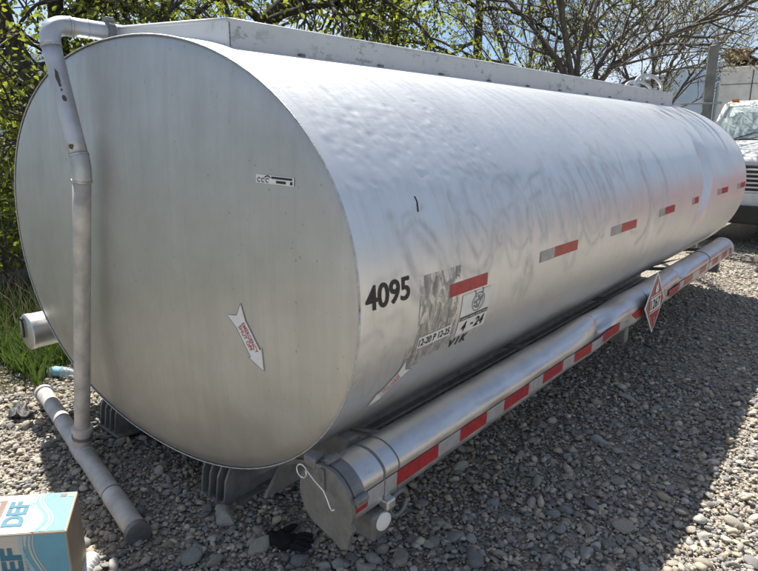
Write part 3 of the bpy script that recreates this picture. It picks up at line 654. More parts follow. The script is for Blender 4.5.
# far cap and hangers down to the ground frame
lathe('cap_ring', (TX, TY1-.03, TZ), (0, 1, 0), [(0, TR*.95), (.003, TR*1.08), (.04, TR*1.08), (.055, TR*.98)], ALU, htR, 32)
lathe('cap_ring', (-TX, TY1-.03, TZ), (0, 1, 0), [(0, TR*.95), (.003, TR*1.08), (.04, TR*1.08), (.055, TR*.98)], ALU, htL, 32)
lathe('end_cap', (-TX, TY0+.02, TZ), (0, -1, 0), [(0, TR*.97), (.002, TR*1.03), (.022, TR*1.03), (.027, TR*.96), (.0275, .01)], ALU, htL, 40)
tube('cap_handle', [Vector((-TX-.028+.018*math.cos(q_), TY0-.016, TZ+.020+.055*math.sin(q_))) for q_ in np.linspace(-1.2, 2.2, 9)]+[Vector((-TX-.045, TY0-.016, TZ+.065))], .006, DARK, htL, 8)
for y in (2.42, 4.9):
    for sg, ht in ((1, htR), (-1, htL)):
        box('hanger', (min(sg*(TX-.04), sg*(TX+.04)), y-.03, TZ-.19), (max(sg*(TX-.04), sg*(TX+.04)), y+.03, TZ-.085), STEEL, ht, .006)
for y in (.30, 1.5, 2.7, 3.9, 5.0):
    for sg, ht in ((1, htR), (-1, htL)): tube('strut', [(sg*(TX-.06), y, TZ+.0), (sg*.70, y, .40)], .014, STEEL, ht, 8)

# --- warning placard hung on the tube
def plac(u, v_, k): return (TX+.112+.012*k*.15+.0*u, 2.655+u-.02*v_, .478+v_)
Hd = .197
pl = prism('placard', [(0, Hd), (Hd, 0), (0, -Hd), (-Hd, 0)], lambda u, v_: plac(u, v_, 0), lambda u, v_: (plac(u, v_, 0)[0]+.004, *plac(u, v_, 0)[1:]), WHITE, tank)
pf = lambda u, v_: (TX+.118, 2.655+u-.02*v_, .478+v_); pf2 = lambda u, v_: (TX+.1195, 2.655+u-.02*v_, .478+v_); pf3 = lambda u, v_: (TX+.121, 2.655+u-.02*v_, .478+v_)
h2 = Hd*.90; map_poly('placard_field', [(0, h2), (h2, 0), (0, -h2), (-h2, 0)], pf, RED, pl)
stroke('placard_border', [(0, h2*.93), (h2*.93, 0), (0, -h2*.93), (-h2*.93, 0), (0, h2*.93)], .0022, pf2, WHITE, pl)
for k in (-1, 1): map_sheet('placard_line', -.118 if k < 0 else -.118, .118, .052*k-.003, .052*k+.003, pf2, WHITE, pl, 2, 1)
map_sheet('placard_number_panel', -.105, .105, -.042, .042, pf2, WHITE, pl, 2, 2)
map_text('placard_number', '1267', .064, lambda u, v_: pf3(-.092+u, -.032+v_), BLACK, pl, width=.184, bold=.02)
map_text('placard_class', '3', .034, lambda u, v_: pf3(-.012+u, -.125+v_), WHITE, pl, bold=.02)
fl_ = [(-.028, .068), (.028, .068), (.034, .088), (.022, .108), (.020, .094), (.008, .140), (-.006, .112), (-.018, .122), (-.034, .090)]; map_poly('flame_mark', fl_, pf3, WHITE, pl)
box('placard_bracket', (TX+.082, 2.60, .44), (TX+.111, 2.70, .52), STEEL, tank, .003)

# --- bearers under the tank
for x in (-.50, .40):
    bm = bmesh.new(); box_bm(bm, (x-.05, .12, .02), (x+.05, 5.3, .035)); box_bm(bm, (x-.008, .12, .035), (x+.008, 5.3, .27)); bm_obj('bearer', bm, STEEL, tank)
def foot(x, y, mir):
    ft = box('bearer_foot', (x-.13, y-.05, .012), (x+.10, y+.12, .026), STEEL, tank, .003)
    for k in range(4):
        xx = x-.11+.052*k; prism('gusset', [(y-.045, .026), (y+.11, .026), (y+.11, .235), (y+.02, .225), (y-.03, .13)], lambda a, b: (xx, a, b), lambda a, b: (xx+.010, a, b), STEEL, ft)
foot(.36, .105, 1); foot(-.56, .105, -1)
pts = [(-.72, .335), (-.5, .245), (.1, .205), (.55, .235), (.86, .34), (.60, .22), (.42, .09), (-.45, .09)]
prism('saddle_plate', pts, lambda a, b: (a, .20, b), lambda a, b: (a, .215, b), STEEL, tank)
prism('saddle_plate', pts, lambda a, b: (a, 5.0, b), lambda a, b: (a, 5.015, b), STEEL, tank)
prism('side_gusset', [(.10, .14), (.80, .14), (.55, .26), (.20, .26)], lambda a, b: (.56+.28*(b-.14)/.12*.0+.06, a, b), lambda a, b: (.575+.06, a, b), STEEL, tank)

# ------------------------------------------------------------------ carton of fluid
c0 = on(78, 491, 2, .30); p1 = on(66.5, 531, 2, .30); pw = on(0, 496, 2, .30)
BXC = Vector((c0.x, c0.y, 0))
ux = Vector((pw.x-c0.x, pw.y-c0.y, 0)).normalized(); uy0 = Vector((p1.x-c0.x, p1.y-c0.y, 0)); uy = uy0-ux*uy0.dot(ux); dpt = uy.length; uy = uy.normalized(); LB = .42; HB = .30; uy = uy0.normalized(); dpt = uy0.length
carton = empty('carton', BXC+ux*LB/2+uy*dpt/2, 'white and blue printed cardboard carton of DEF on the gravel', 'carton')
def bp(a, b, z): return BXC+ux*a+uy*b+Vector((0, 0, z))         # a: away to the left, b: towards the camera
bm = bmesh.new(); vs_ = [bm.verts.new(bp(a, b, z)) for z in (.0, HB) for a, b in ((0, 0), (LB, 0), (LB, dpt), (0, dpt))]
for f in ((0, 1, 2, 3), (4, 5, 6, 7), (0, 1, 5, 4), (1, 2, 6, 5), (2, 3, 7, 6), (3, 0, 4, 7)): bm.faces.new([vs_[k] for k in f])
bm_obj('carton_body', bm, CARTC, carton, bevel=.004)
def ftop(k): return lambda u, v_: bp(LB-u, dpt-v_, HB+.001+.0008*k)          # u to the right, v up the picture
def ffr(k): return lambda u, v_: bp(LB-u, dpt+.001+.0008*k, v_)
def faceprint(par_fn, hgt, dark):
    t = map_sheet('printed_panel', .004, LB-.004, .004, hgt-.004, par_fn(0), CARTW, carton, 2, 2)
    wav = [LB-.108+.016*math.sin(k/12*5.2+.5) for k in range(13)]
    V = []; F = []
    for k in range(13):
        v_ = .006+(hgt-.012)*k/12; V += [par_fn(1)(wav[k], v_), par_fn(1)(LB-.006, v_)]
    F = [(2*k, 2*k+1, 2*k+3, 2*k+2) for k in range(12)]; mesh('blue_wave', V, F, CARTB, carton)
    for off, wd, mt in ((-.004, .006, CARTL), (.020, .003, CARTW), (.030, .0018, CARTW)):
        stroke('wave_line', [(wav[k]+off+.012*math.sin(k*.4), .006+(hgt-.012)*k/12) for k in range(13)], wd, par_fn(2), mt, carton)
    return t
faceprint(ftop, dpt, 0); faceprint(ffr, HB, 0)
def sideways(par_fn, k, u0, v0): return lambda u, v_: par_fn(k)(u0-v_, v0+u)
map_sheet('brand_block', LB-.315, LB-.215, .01, dpt*.85, ftop(1), CARTR, carton, 2, 2)
map_text('brand_text', 'TRAVELLER', .040, sideways(ftop, 2, LB-.232, -.0+.012), CARTW, carton, width=dpt*.80, bold=.01)
map_text('product_text', 'DEF', .062, sideways(ftop, 2, LB-.140, dpt*.18), CARTD, carton, width=dpt*.62, bold=.04)
map_text('small_text', 'DIESEL EXHAUST FLUID', .010, sideways(ftop, 2, LB-.123, dpt*.18), CARTB, carton, width=dpt*.58)
for k in range(2): map_sheet('hazard_mark', LB-.052+.024*k, LB-.052+.024*k+.020, dpt-.034, dpt-.014, ftop(2), CARTR if k == 0 else CARTC, carton, 1, 1)
map_text('product_text', 'DEF', .062, sideways(ffr, 2, LB-.140, HB*.30), CARTD, carton, width=HB*.55, bold=.04)
map_text('small_text', 'DIESEL EXHAUST FLUID', .010, sideways(ffr, 2, LB-.123, HB*.30), CARTB, carton, width=HB*.55)
map_sheet('brand_block', LB-.315, LB-.215, .02, HB*.9, ffr(1), CARTR, carton, 2, 2)

# ------------------------------------------------------------------ litter
# clear crumpled bottle
PET = NB('clear_plastic'); PET.set(col=(.80, .90, .94), rough=.12, trans=.75, ior=1.35); v = PET.coord(); PET.bump(PET.noise(v, 45, 3), .6, .01)
LBLB = simple('blue_wrapper', (.22, .42, .50), .4, 0, .2, 30, .1)
p = on(64, 372, 2, .03); bt = empty('plastic_bottle', (p.x, p.y, 0), 'clear crumpled plastic bottle with blue wrapper lying beside the end tube', 'bottle')
ax2 = Vector((.9, .42, .05)).normalized()
lathe('bottle_body', p-ax2*.11, ax2, [(0, .012), (.004, .030), (.03, .034), (.06, .029), (.085, .034), (.13, .033), (.16, .026), (.185, .014), (.20, .013)], PET.m, bt, 14)
lathe('bottle_cap', p+ax2*.09, ax2, [(0, .015), (.014, .015), (.016, .012)], WHITE, bt, 12)
lathe('bottle_wrapper', p-ax2*.062, ax2, [(0, .0352), (.02, .0325), (.055, .0352)], LBLB, bt, 14)
# black glove
GLV = simple('black_fabric', (.008, .008, .009), .9, 0, .3, 60, .5)
p = on(283, 541, 2, .02); gv = empty('work_glove', (p.x, p.y, 0), 'limp black work glove lying on the stones under the tank end', 'glove')
ga = Vector((.87, .34, 0)).normalized(); gb = Vector((-ga.y, ga.x, 0))
V, F = ico(3); pts = []
for x, y, z in V:
    t_ = (x+1)/2; wdt = (.042 if t_ > .35 else .046)*(1+.12*math.sin(x*5)); pts.append(p+ga*(x*.075)+gb*(y*wdt)+Vector((0, 0, z*.020+.006+.006*math.sin(x*7+y*4))))
mesh('glove_palm', pts, F, GLV, gv, True)
for k in range(4):
    b0_ = p+ga*.055+gb*(-.032+.021*k); dr = (ga+gb*(-.15+.12*k)).normalized(); ln = (.055, .068, .065, .05)[k]
    tube('glove_finger', [b0_+dr*ln*q_+Vector((0, 0, .014+.006*math.sin(q_*3))) for q_ in (0, .3, .6, .85, 1)], [.0125, .0125, .0115, .010, .005], GLV, gv, 10)
b0_ = p+ga*-.01+gb*.035; dr = (ga*.55+gb).normalized(); tube('glove_thumb', [b0_+dr*.055*q_+Vector((0, 0, .016)) for q_ in (0, .35, .7, 1)], [.015, .014, .012, .006], GLV, gv, 10)
# black torn plastic scrap in the sunlit stones
p = on(20, 411, 2, .02); V = []; F = []
for j in range(9):
    for i in range(12):
        a = i/11; b = j/8; V.append((p.x+(a-.5)*.20+.02*math.sin(b*6), p.y+(b-.5)*.10+.02*math.sin(a*8), .022+.018*math.sin(a*9+b*5)*math.cos(b*7)+.008*math.sin(a*23)))
F = [(j*12+i, j*12+i+1, (j+1)*12+i+1, (j+1)*12+i) for j in range(8) for i in range(11)]
sc = mesh('plastic_scrap', V, F, DARK, None, True); m = sc.modifiers.new('t', 'SOLIDIFY'); m.thickness = .003; tag(sc, 'crumpled black plastic scrap on the sunlit stones beside the ground pipe', 'scrap')
# ribbed white hose end
p = on(88, 566, 2, .035); ha = Vector((.75, -.66, 0)); P = []; R_ = []
for k in range(60): P.append(p+ha*(-.035+.0042*k)+Vector((0, 0, .004*math.sin(k*.15)))); R_.append(.030 if k % 4 < 2 else .023)
V, F = tube_vf(P, R_, 18); hs = mesh('ribbed_hose', V, F, WHITE, None, True); tag(hs, 'white ribbed hose end lying beside the carton', 'hose')

# ------------------------------------------------------------------ trees, shrubs, fence
class Tree:
    def __init__(s, seed): s.r = random.Random(seed); s.V = []; s.F = []; s.tips = []
    def limb(s, P, r0_, r1_, seg=7):
        n = len(P); V, F = tube_vf(P, [r0_+(r1_-r0_)*k/(n-1) for k in range(n)], seg, False, len(s.V)); s.V += V; s.F += F
    def grow(s, p, d, ln, r, depth, spread=.6, droop=0, kids=(3, 4), minr=.004):
        R_ = s.r; n = max(3, min(7, int(ln/.22)+2)); P = [p]; dd_ = d.copy()
        for k in range(n-1):
            dd_ = (dd_+Vector((R_.gauss(0, .13), R_.gauss(0, .13), R_.gauss(0, .10)-droop))).normalized(); P.append(P[-1]+dd_*ln/(n-1))
        r2 = max(minr*.6, r*.55); s.limb(P, r, r2, 8 if r > .03 else (5 if r > .01 else 4))
        if depth == 0: s.tips += P[1:]; return
        if depth == 1: s.tips += P[n//2:]
        for k in range(R_.randint(*kids)):
            t_ = R_.uniform(.35, 1.0); i_ = min(n-2, int(t_*(n-1))); q_ = P[i_].lerp(P[i_+1], t_*(n-1)-i_)
            ax = dd_.orthogonal().normalized(); ax.rotate(Quaternion(dd_, R_.uniform(0, 6.28)))
            nd = (dd_*(1-spread*.5)+ax*spread*R_.uniform(.7, 1.3)+Vector((0, 0, .12-droop))).normalized()
            s.grow(q_, nd, ln*R_.uniform(.55, .8), max(minr, r*.55*R_.uniform(.8, 1.1)), depth-1, spread, droop, kids, minr)
def leaves(name, C_, size, mat, parent, seed, vert=.3):
    r = np.random.default_rng(seed); n = len(C_); C_ = np.asarray(C_); u = r.normal(size=(n, 3)); u[:, 2] -= .5; u /= np.linalg.norm(u, axis=1)[:, None]
    w_ = r.normal(size=(n, 3)); w_ -= u*(w_*u).sum(1)[:, None]; w_ /= np.linalg.norm(w_, axis=1)[:, None]; s = (size*r.uniform(.6, 1.3, n))[:, None]; nrm = np.cross(u, w_)
    V = np.stack([C_, C_+u*s*.30+w_*s*.30+nrm*s*.07, C_+u*s*.70+w_*s*.24+nrm*s*.06, C_+u*s*1.1-nrm*s*.05, C_+u*s*.70-w_*s*.24+nrm*s*.06, C_+u*s*.30-w_*s*.30+nrm*s*.07], 1).reshape(-1, 3)
    F = (np.arange(n)[:, None]*6+np.array([[0, 1, 2, 3, 4, 5]])); F = np.concatenate([F[:, [0, 1, 2]], F[:, [0, 2, 3]], F[:, [0, 3, 4]], F[:, [0, 4, 5]]])
    o = np_mesh(name, V, F, mat, parent, False); fattr(o, 'tint', np.repeat(np.clip(r.beta(1.6, 2.2, n), 0, 1), 6)); return o
def cluster(tips, per, sd_, rng): T_ = np.array([t_[:] for t_ in tips]); T_ = np.repeat(T_, per, 0); return T_+rng.normal(0, sd_, T_.shape)
def finish(T_, name, base, label, cat, bark, per, sd_, size, lmat, seed, group=None, zmax=99):
    e = empty(name, base, label, cat, group); np_mesh('trunk', [v_[:] for v_ in T_.V], T_.F, bark, e); tp = [t_ for t_ in T_.tips if t_.z < zmax]
    if per and tp: leaves('crown', cluster(tp, per, sd_, np.random.default_rng(seed)), size, lmat, e, seed)
    return e
def path(pts, n=10):
    out = []
    for k in range(n+1):
        t_ = k/n*(len(pts)-1); i_ = min(len(pts)-2, int(t_)); out.append(pts[i_].lerp(pts[i_+1], t_-i_))
    return [out[0]]+[(out[k-1]+out[k]*2+out[k+1])/4 for k in range(1, n)]+[out[-1]]

# leaning dark tree at the left corner of the tank
def leafy(name, base, trunkpts, r, label, seed, nlim, ln, per=9, size=.085, sd_=.14, droop=.05, zlo=.25, group=None, depth=3, up=.25):
    T_ = Tree(seed); P = path(trunkpts, 12); T_.limb(P, r, r*.55, 10)
    for k in range(nlim):
        t_ = zlo+(1-zlo)*(k+.5)/nlim; q_ = P[min(12, int(t_*12))]; a = T_.r.uniform(0, 6.28)
        T_.grow(q_, Vector((math.cos(a), math.sin(a), up+T_.r.uniform(-.35, .3))).normalized(), ln*T_.r.uniform(.75, 1.15), r*.40, depth, .65, droop)
    return finish(T_, name, base, label, 'tree', BARK, per, sd_, size, LEAF, seed, group)
b = at(37, 92, 7.0); t0_ = at(8, 36, 7.2); dirv = (t0_-b).normalized(); base = Vector((b.x+.55, b.y+.35, 0)); top = t0_+dirv*.9+Vector((0, 0, 1.2))
G = 'leafy trees behind the tank'
leafy('leaning_tree', base, [base, b, t0_, top, top+Vector((-.3, -.2, 1.4))], .13, 'leafy tree with dark trunk leaning away from the tank end', 31, 11, 1.5, 5, .058, .22, zlo=.18, group=G)
b = at(62, 60, 8.6); base = Vector((b.x, b.y, 0))
leafy('upright_tree', base, [base, b, Vector((b.x, b.y, 6.2))], .15, 'leafy tree with straight dark trunk behind the bent drain pipe', 32, 11, 1.6, 4, .062, .22, zlo=.2, group=G)
b = at(262, 20, 8.5); b2 = at(305, -8, 8.4); base = Vector((b.x-1.0, b.y-.7, 0)); dirv = (b2-b).normalized()
leafy('forked_tree', base, [base, Vector((base.x+.1, base.y+.1, 1.6)), b, b2, b2+dirv*1.0+Vector((0, 0, .6)), b2+dirv*1.8+Vector((0, 0, 2.0))], .16, 'leafy tree whose thick dark limb slants above the walkway rail', 33, 9, 1.5, 4, .062, .22, zlo=.3, group=G)
b = at(395, 40, 10.5); base = Vector((b.x, b.y, 0))
leafy('hanging_tree', base, [base, b, Vector((b.x+.1, b.y, 5.8))], .10, 'sparse leafy tree with hanging sprays above the middle of the tank', 34, 10, 1.9, 4, .07, .22, .12, .25, G)
b = at(478, 40, 11.5); base = Vector((b.x, b.y, 0))
leafy('slim_tree', base, [base, b, Vector((b.x, b.y, 6.5))], .11, 'leafy tree with slim grey trunk between sparse tree and bare tree', 35, 11, 1.8, 4, .075, .2, .1, .3, G)
b = at(170, 40, 10.5); base = Vector((b.x, b.y, 0))
leafy('shaded_tree', base, [base, b, Vector((b.x, b.y, 6.0))], .13, 'dense leafy tree behind the top of the tank end', 36, 8, 1.9, 3, .075, .22, .08, .2, G)
b = at(-45, 60, 8.5); base = Vector((b.x, b.y, 0))
leafy('edge_tree', base, [base, b, Vector((b.x, b.y, 5.8))], .12, 'bushy leafy tree beyond the wire fence past the leaning tree', 37, 10, 1.7, 5, .065, .22, .08, .1, G)
b = at(20, 150, 9.0); base = Vector((b.x, b.y, 0))
leafy('low_tree', base, [base, Vector((b.x, b.y, 1.2)), Vector((b.x+.1, b.y, 2.4))], .07, 'low yellow-green sapling growing behind the wire fence', 38, 10, 1.0, 6, .075, .15, .03, .15, G)

# bare budding tree whose limbs arch over the far end
def bare(name, base, starts, label, seed, per=3, depth=4):
    T_ = Tree(seed)
    for P, r, kd, ln in starts:
        Q = path(P, 10); T_.limb(Q, r, r*.35, 8)
        for k in range(kd):
            t_ = .2+.8*(k+.5)/kd; q_ = Q[min(9, int(t_*10))]; d_ = (Q[min(10, int(t_*10)+1)]-q_).normalized(); ax = d_.orthogonal(); ax.rotate(Quaternion(d_, T_.r.uniform(0, 6.28)))
            T_.grow(q_, (d_*.7+ax.normalized()*.6+Vector((0, 0, .1))).normalized(), ln*T_.r.uniform(.6, 1.1), r*.38, depth-2, .55, .0, (3, 4), .0045)
    return finish(T_, name, base, label, 'tree', BARKG, per, .07, .034, BUD, seed, 'bare budding trees')
c0_ = at(585, 95, 9.5); base = Vector((c0_.x, c0_.y, 0)); fk = Vector((c0_.x, c0_.y, 1.5))
bare('bare_tree', base, [([base, fk], .13, 1, .3), ([fk, at(600, 70, 9.3), at(650, 45, 8.6), at(700, 22, 8.2), at(770, -5, 7.8)], .06, 12, 1.1), ([fk, at(597, 60, 9.4), at(640, 20, 9.2), at(690, -30, 9.0)], .05, 10, 1.1),
      ([fk, at(575, 60, 9.5), at(590, 20, 9.6), at(615, -40, 9.6)], .06, 10, 1.2), ([fk, at(560, 62, 9.6), at(535, 30, 9.8), at(500, -10, 10)], .055, 10, 1.2), ([fk, at(568, 50, 9.8), at(560, 10, 10), at(548, -40, 10)], .05, 9, 1.2),
      ([fk, at(620, 80, 9.5), at(665, 72, 9.6), at(712, 62, 9.8)], .035, 8, .8), ([fk, at(545, 78, 9.8), at(505, 62, 10.2), at(470, 58, 10.4)], .035, 8, .9),
      ([fk, Vector((-1.7, 7.2, 3.6)), Vector((-1.1, 6.1, 4.6)), Vector((-.5, 5.3, 5.0)), Vector((.2, 4.7, 4.9))], .05, 4, .7)], 'bare grey tree with budding limbs arching over the far tank end', 51)
c0_ = at(650, 100, 12.5); base = Vector((c0_.x, c0_.y, 0)); fk = Vector((c0_.x, c0_.y, 1.3))
bare('bare_tree', base, [([base, fk], .10, 1, .3), ([fk, at(655, 60, 12.5), at(640, 0, 12.5)], .05, 12, 1.4), ([fk, at(672, 60, 12.6), at(700, 10, 12.6)], .05, 12, 1.4), ([fk, at(690, 75, 12.6), at(735, 30, 12.4)], .04, 10, 1.2), ([fk, at(625, 65, 12.6), at(590, 20, 12.6)], .04, 10, 1.3)], 'smaller bare budding tree standing behind the grey post', 52, 5)
c0_ = at(520, 100, 14); base = Vector((c0_.x, c0_.y, 0)); fk = Vector((c0_.x, c0_.y, 1.4))
bare('bare_tree', base, [([base, fk], .12, 1, .3), ([fk, at(530, 60, 14), at(545, -10, 14)], .06, 12, 1.7), ([fk, at(505, 50, 14), at(480, -20, 14)], .06, 12, 1.7), ([fk, at(560, 60, 14), at(610, 10, 14)], .05, 12, 1.6)], 'bare budding tree far behind the slim leafy tree', 53, 5)

# a belt of scrub along the back of the yard
for k, (px, py, d_, ln, nl, sz, lb) in enumerate([(-20, 215, 7.5, .8, 12, .07, 'tangled shrub at the foot of the leaning tree'), (30, 190, 8.2, .8, 12, .07, 'leafy shrub under the low sapling by the fence'), (5, 250, 6.4, .55, 10, .06, 'small shrub in the grass by the fence wire')]):
    g_ = at(px, py, d_); base = Vector((g_.x, g_.y, 0)); T_ = Tree(70+k)
    for q_ in range(nl): a = T_.r.uniform(0, 6.28); T_.grow(base+Vector((T_.r.gauss(0, .15), T_.r.gauss(0, .15), 0)), Vector((math.cos(a)*.5, math.sin(a)*.5, 1)).normalized(), ln, .014, 2, .7, .03, (3, 4), .003)
    e = empty('shrub', base, lb, 'shrub', 'shrubs along the fence'); np_mesh('stems', [v_[:] for v_ in T_.V], T_.F, BARKG, e); leaves('foliage', cluster(T_.tips, 5, .09, np.random.default_rng(k)), sz, LEAF, e, 80+k)

# grass, dry stalks
def blades(name, n, x0, x1, y0, y1, h0, h1, wd, mat, seed, label, cond):
    r = np.random.default_rng(seed); P = np.stack([r.uniform(x0, x1, n*3), r.uniform(y0, y1, n*3)], 1); cl_ = np.sin(P[:, 0]*3.1+1)*np.sin(P[:, 1]*2.7)+.4*np.sin(P[:, 0]*9+P[:, 1]*7); P = P[cond(P, cl_, r)][:n]; n = len(P)
    z = gh(P[:, 0], P[:, 1])-.01; a = r.uniform(0, 6.28, n); h_ = r.uniform(h0, h1, n); ln = r.normal(0, .35, (n, 2))*h_[:, None]; w2 = wd*r.uniform(.6, 1.4, n)
    b = np.stack([P[:, 0], P[:, 1], z], 1); sd2 = np.stack([np.cos(a), np.sin(a), np.zeros(n)], 1)*w2[:, None]; m_ = b+np.stack([ln[:, 0]*.35, ln[:, 1]*.35, h_*.6], 1); t_ = b+np.stack([ln[:, 0], ln[:, 1], h_], 1)
    V = np.stack([b-sd2, b+sd2, m_+sd2*.7, m_-sd2*.7, t_], 1).reshape(-1, 3); k = np.arange(n)[:, None]*5; F = np.concatenate([k+[[0, 1, 2]], k+[[0, 2, 3]], k+[[3, 2, 4]]])
    o = np_mesh(name, V, F, mat, None, False); fattr(o, 'tint', np.repeat(r.random(n), 5)); tag(o, label, 'grass', kind='stuff')
blades('grass', 26000, -8.5, -1.75, -.6, 6, .08, .30, .004, GRASS, 61, 'rough green grass growing along the fence', lambda P, c_, r: (r.random(len(P)) < np.clip(.5+.6*c_, .05, 1)) & (P[:, 0] < -2.0-.25*np.sin(P[:, 1]*4)))
blades('dry_grass', 5000, -7, -1.7, -.5, 5, .10, .50, .0025, DRY, 62, 'dry pale stalks mixed in the grass', lambda P, c_, r: (r.random(len(P)) < np.clip(.5-.5*c_, .05, 1)) & (P[:, 0] < -1.85))
blades('dry_litter', 3500, -2.6, -1.5, -.5, 1.5, .015, .05, .005, DRY, 63, 'dry leaf litter at the grass edge', lambda P, c_, r: r.random(len(P)) < .8)
blades('green_weeds', 12000, -3.8, -1.45, .05, 2.2, .08, .26, .006, GRASS, 64, 'thick fresh green weeds behind the end tube', lambda P, c_, r: (r.random(len(P)) < np.clip(.45+.6*c_, .05, 1)) & (P[:, 0]+.5*P[:, 1] < -1.35-.2*np.sin(P[:, 1]*6)))
# bright weed by the tube end
p = on(47, 376, 2, 0); e = empty('weed', (p.x-.1, p.y+.02, 0), 'bright green leafy weed at the grass edge below the tube end', 'weed'); V = []; F = []
for k in range(26):
    a = random.uniform(0, 6.28); ln = random.uniform(.08, .17); up = random.uniform(.5, 1.3); d_ = Vector((math.cos(a), math.sin(a), up)).normalized(); s_ = Vector((-math.sin(a), math.cos(a), 0)); b0_ = Vector((p.x-.1, p.y+.02, 0)); o_ = len(V)
    V += [b0_, b0_+d_*ln*.5+s_*.018+Vector((0, 0, .01)), b0_+d_*ln, b0_+d_*ln*.5-s_*.018+Vector((0, 0, .01))]; F += [(o_, o_+1, o_+2), (o_, o_+2, o_+3)]
wo = np_mesh('leaves', [v_[:] for v_ in V], F, GRASS, e, False); fattr(wo, 'tint', np.repeat(np.linspace(.75, 1, 26), 4))
# fallen dark limb in the grass
b0_ = on(-30, 300, 2, 0); fl1 = at(20, 262, (b0_-CAM).length*.98)
T_ = Tree(91); P = path([b0_+Vector((0, 0, .05)), Vector((b0_.x+.5, b0_.y+.3, .22)), Vector((b0_.x+1.0, b0_.y+.75, .50))], 8); T_.limb(P, .11, .06, 10)
for k in range(5): T_.grow(P[2+k], Vector((random.gauss(0, .5), random.gauss(0, .5), .7)).normalized(), .6, .015, 1, .6, 0, (2, 3))
lo_ = np_mesh('fallen_limb', [v_[:] for v_ in T_.V], T_.F, BARK); tag(lo_, 'dark fallen tree limb lying in the grass by the wire fence', 'branch')

# wire fence along the back
fe = empty('wire_fence', (-4.6, 3, 0), 'sagging wire mesh fence with thin steel posts along the grass', 'fence'); FX = -4.4
GALV = simple('galvanised_wire', (.36, .36, .35), .5, .6, .15, 30, 0)
for k in range(6): tube('post', [(FX, -.8+2.3*k, 0), (FX+.02*math.sin(k*3), -.8+2.3*k, 1.45)], .024, GALV, fe, 10)
for k in range(9): tube('wire', [(FX-.028, -.8+11.5*q_/30, .10+.155*k-.015*abs(math.sin(q_*.82))) for q_ in range(31)], .0022, GALV, fe, 4)
V = []; F = []
for k in range(76):
    y = -.8+.153*k; v1, f1 = tube_vf([(FX-.028, y, .06), (FX-.028, y+.01, .7), (FX-.028, y, 1.36)], .0018, 4, False, len(V)); V += v1; F += f1
mesh('mesh_wires', V, F, GALV, fe)['kind'] = 'stuff'

# ------------------------------------------------------------------ grey post beyond the tank
b = at(708, 107, 7.4); t = at(718, 48, 7.4); pst = empty('steel_post', (b.x, b.y, 0), 'tall weathered grey steel post beside the white truck', 'post')
POSTM = simple('weathered_post', (.20, .20, .185), .75, .2, .3, 8, .3)
tx = t.x-b.x; bm = bmesh.new(); box_bm(bm, (-.055, -.045, 0), (.055, .045, t.z)); o = bm_obj('post_shaft', bm, POSTM, pst, bevel=.01); o.location = (b.x, b.y, 0); o.matrix_parent_inverse = pst.matrix_basis.inverted(); o.rotation_euler = (0, rad(-.4), YAW*.5)
lathe('post_cap', (b.x-.005, b.y, t.z-.01), (0, 0, 1), [(0, .05), (.006, .055), (.025, .045), (.03, .02)], POSTM, pst, 12)
lathe('conduit', (b.x+.085, b.y-.02, 0), (0, 0, 1), [(0, .016), (t.z*.82, .016), (t.z*.83, .010)], GALV, pst, 10)
box('cross_bar', (b.x-.30, b.y-.075, 1.86), (b.x+.16, b.y-.05, 1.885), GALV, pst, .003)

# ------------------------------------------------------------------ white service truck
TW = simple('truck_white_paint', (.74, .73, .70), .35, 0, .06, 5, .02); TWD = simple('truck_faded_white', (.74, .73, .70), .5, 0, .12, 7, .05); TB = simple('truck_black_trim', (.02, .02, .021), .5, 0, .2, 12, .1)
TRUST = simple('rusty_brown', (.20, .12, .07), .8, 0, .3, 20, .2); TOR = simple('orange_machine', (.36, .19, .07), .55, 0, .3, 15, .1); AMB = simple('amber_lens', (.55, .20, .02), .25, 0, .1, 30, 0)
g = NB('windscreen_glass'); g.set(col=(.50, .62, .62), rough=.06, trans=.55, ior=1.45, metal=.0, coat=1); GLS = g.m
CHR = simple('chrome', (.7, .7, .7), .15, 1, .1, 10, 0); CABIN = simple('cab_interior', (.05, .05, .052), .8, 0, .2, 10, 0)
ORG = Vector((.93, 8.15, 0)); trk = empty('service_truck', ORG, 'white service truck with equipment on its box body facing the tank', 'truck')
def tp(x, y, z): return Vector((ORG.x+x, ORG.y+y, z))
def tbox(name, lo, hi, mat, par=trk, bev=.02): return box(name, tp(*lo), tp(*hi), mat, par, bev)
def xprism(name, pts, x0, x1, mat, par=trk, bev=.015): return prism(name, pts, lambda y, z: tp(x0, y, z), lambda y, z: tp(x1, y, z), mat, par, bev)
hw = .96
hood = xprism('hood', [(.03, 1.00), (.06, 1.18), (.22, 1.27), (1.25, 1.43), (1.30, 1.40), (1.30, 1.0)], -hw+.06, hw-.06, TW, bev=.03)
for sg in (-1, 1):
    fnd = xprism('fender', [(.02, .62), (.02, 1.10), (.10, 1.18), (1.28, 1.34), (1.30, .62), (1.22, .55), (1.12, .84), (.92, .99), (.66, .99), (.46, .84), (.36, .55)], sg*hw-(.0 if sg < 0 else .12), sg*hw+(.12 if sg < 0 else .0), TW, bev=.02)
    tbox('headlight', (sg*.68-.15, -.03, .86), (sg*.68+.15, .03, 1.02), GLS, bev=.012); tbox('turn_signal', (sg*.68-.15, -.025, .78), (sg*.68+.15, .025, .845), AMB, bev=.008)
gr = tbox('grille', (-.50, -.02, .72), (.50, .04, 1.10), TB)
for k in range(6): tbox('grille_bar', (-.49, -.035, .745+.058*k), (.49, -.018, .768+.058*k), TWD, gr, .004)
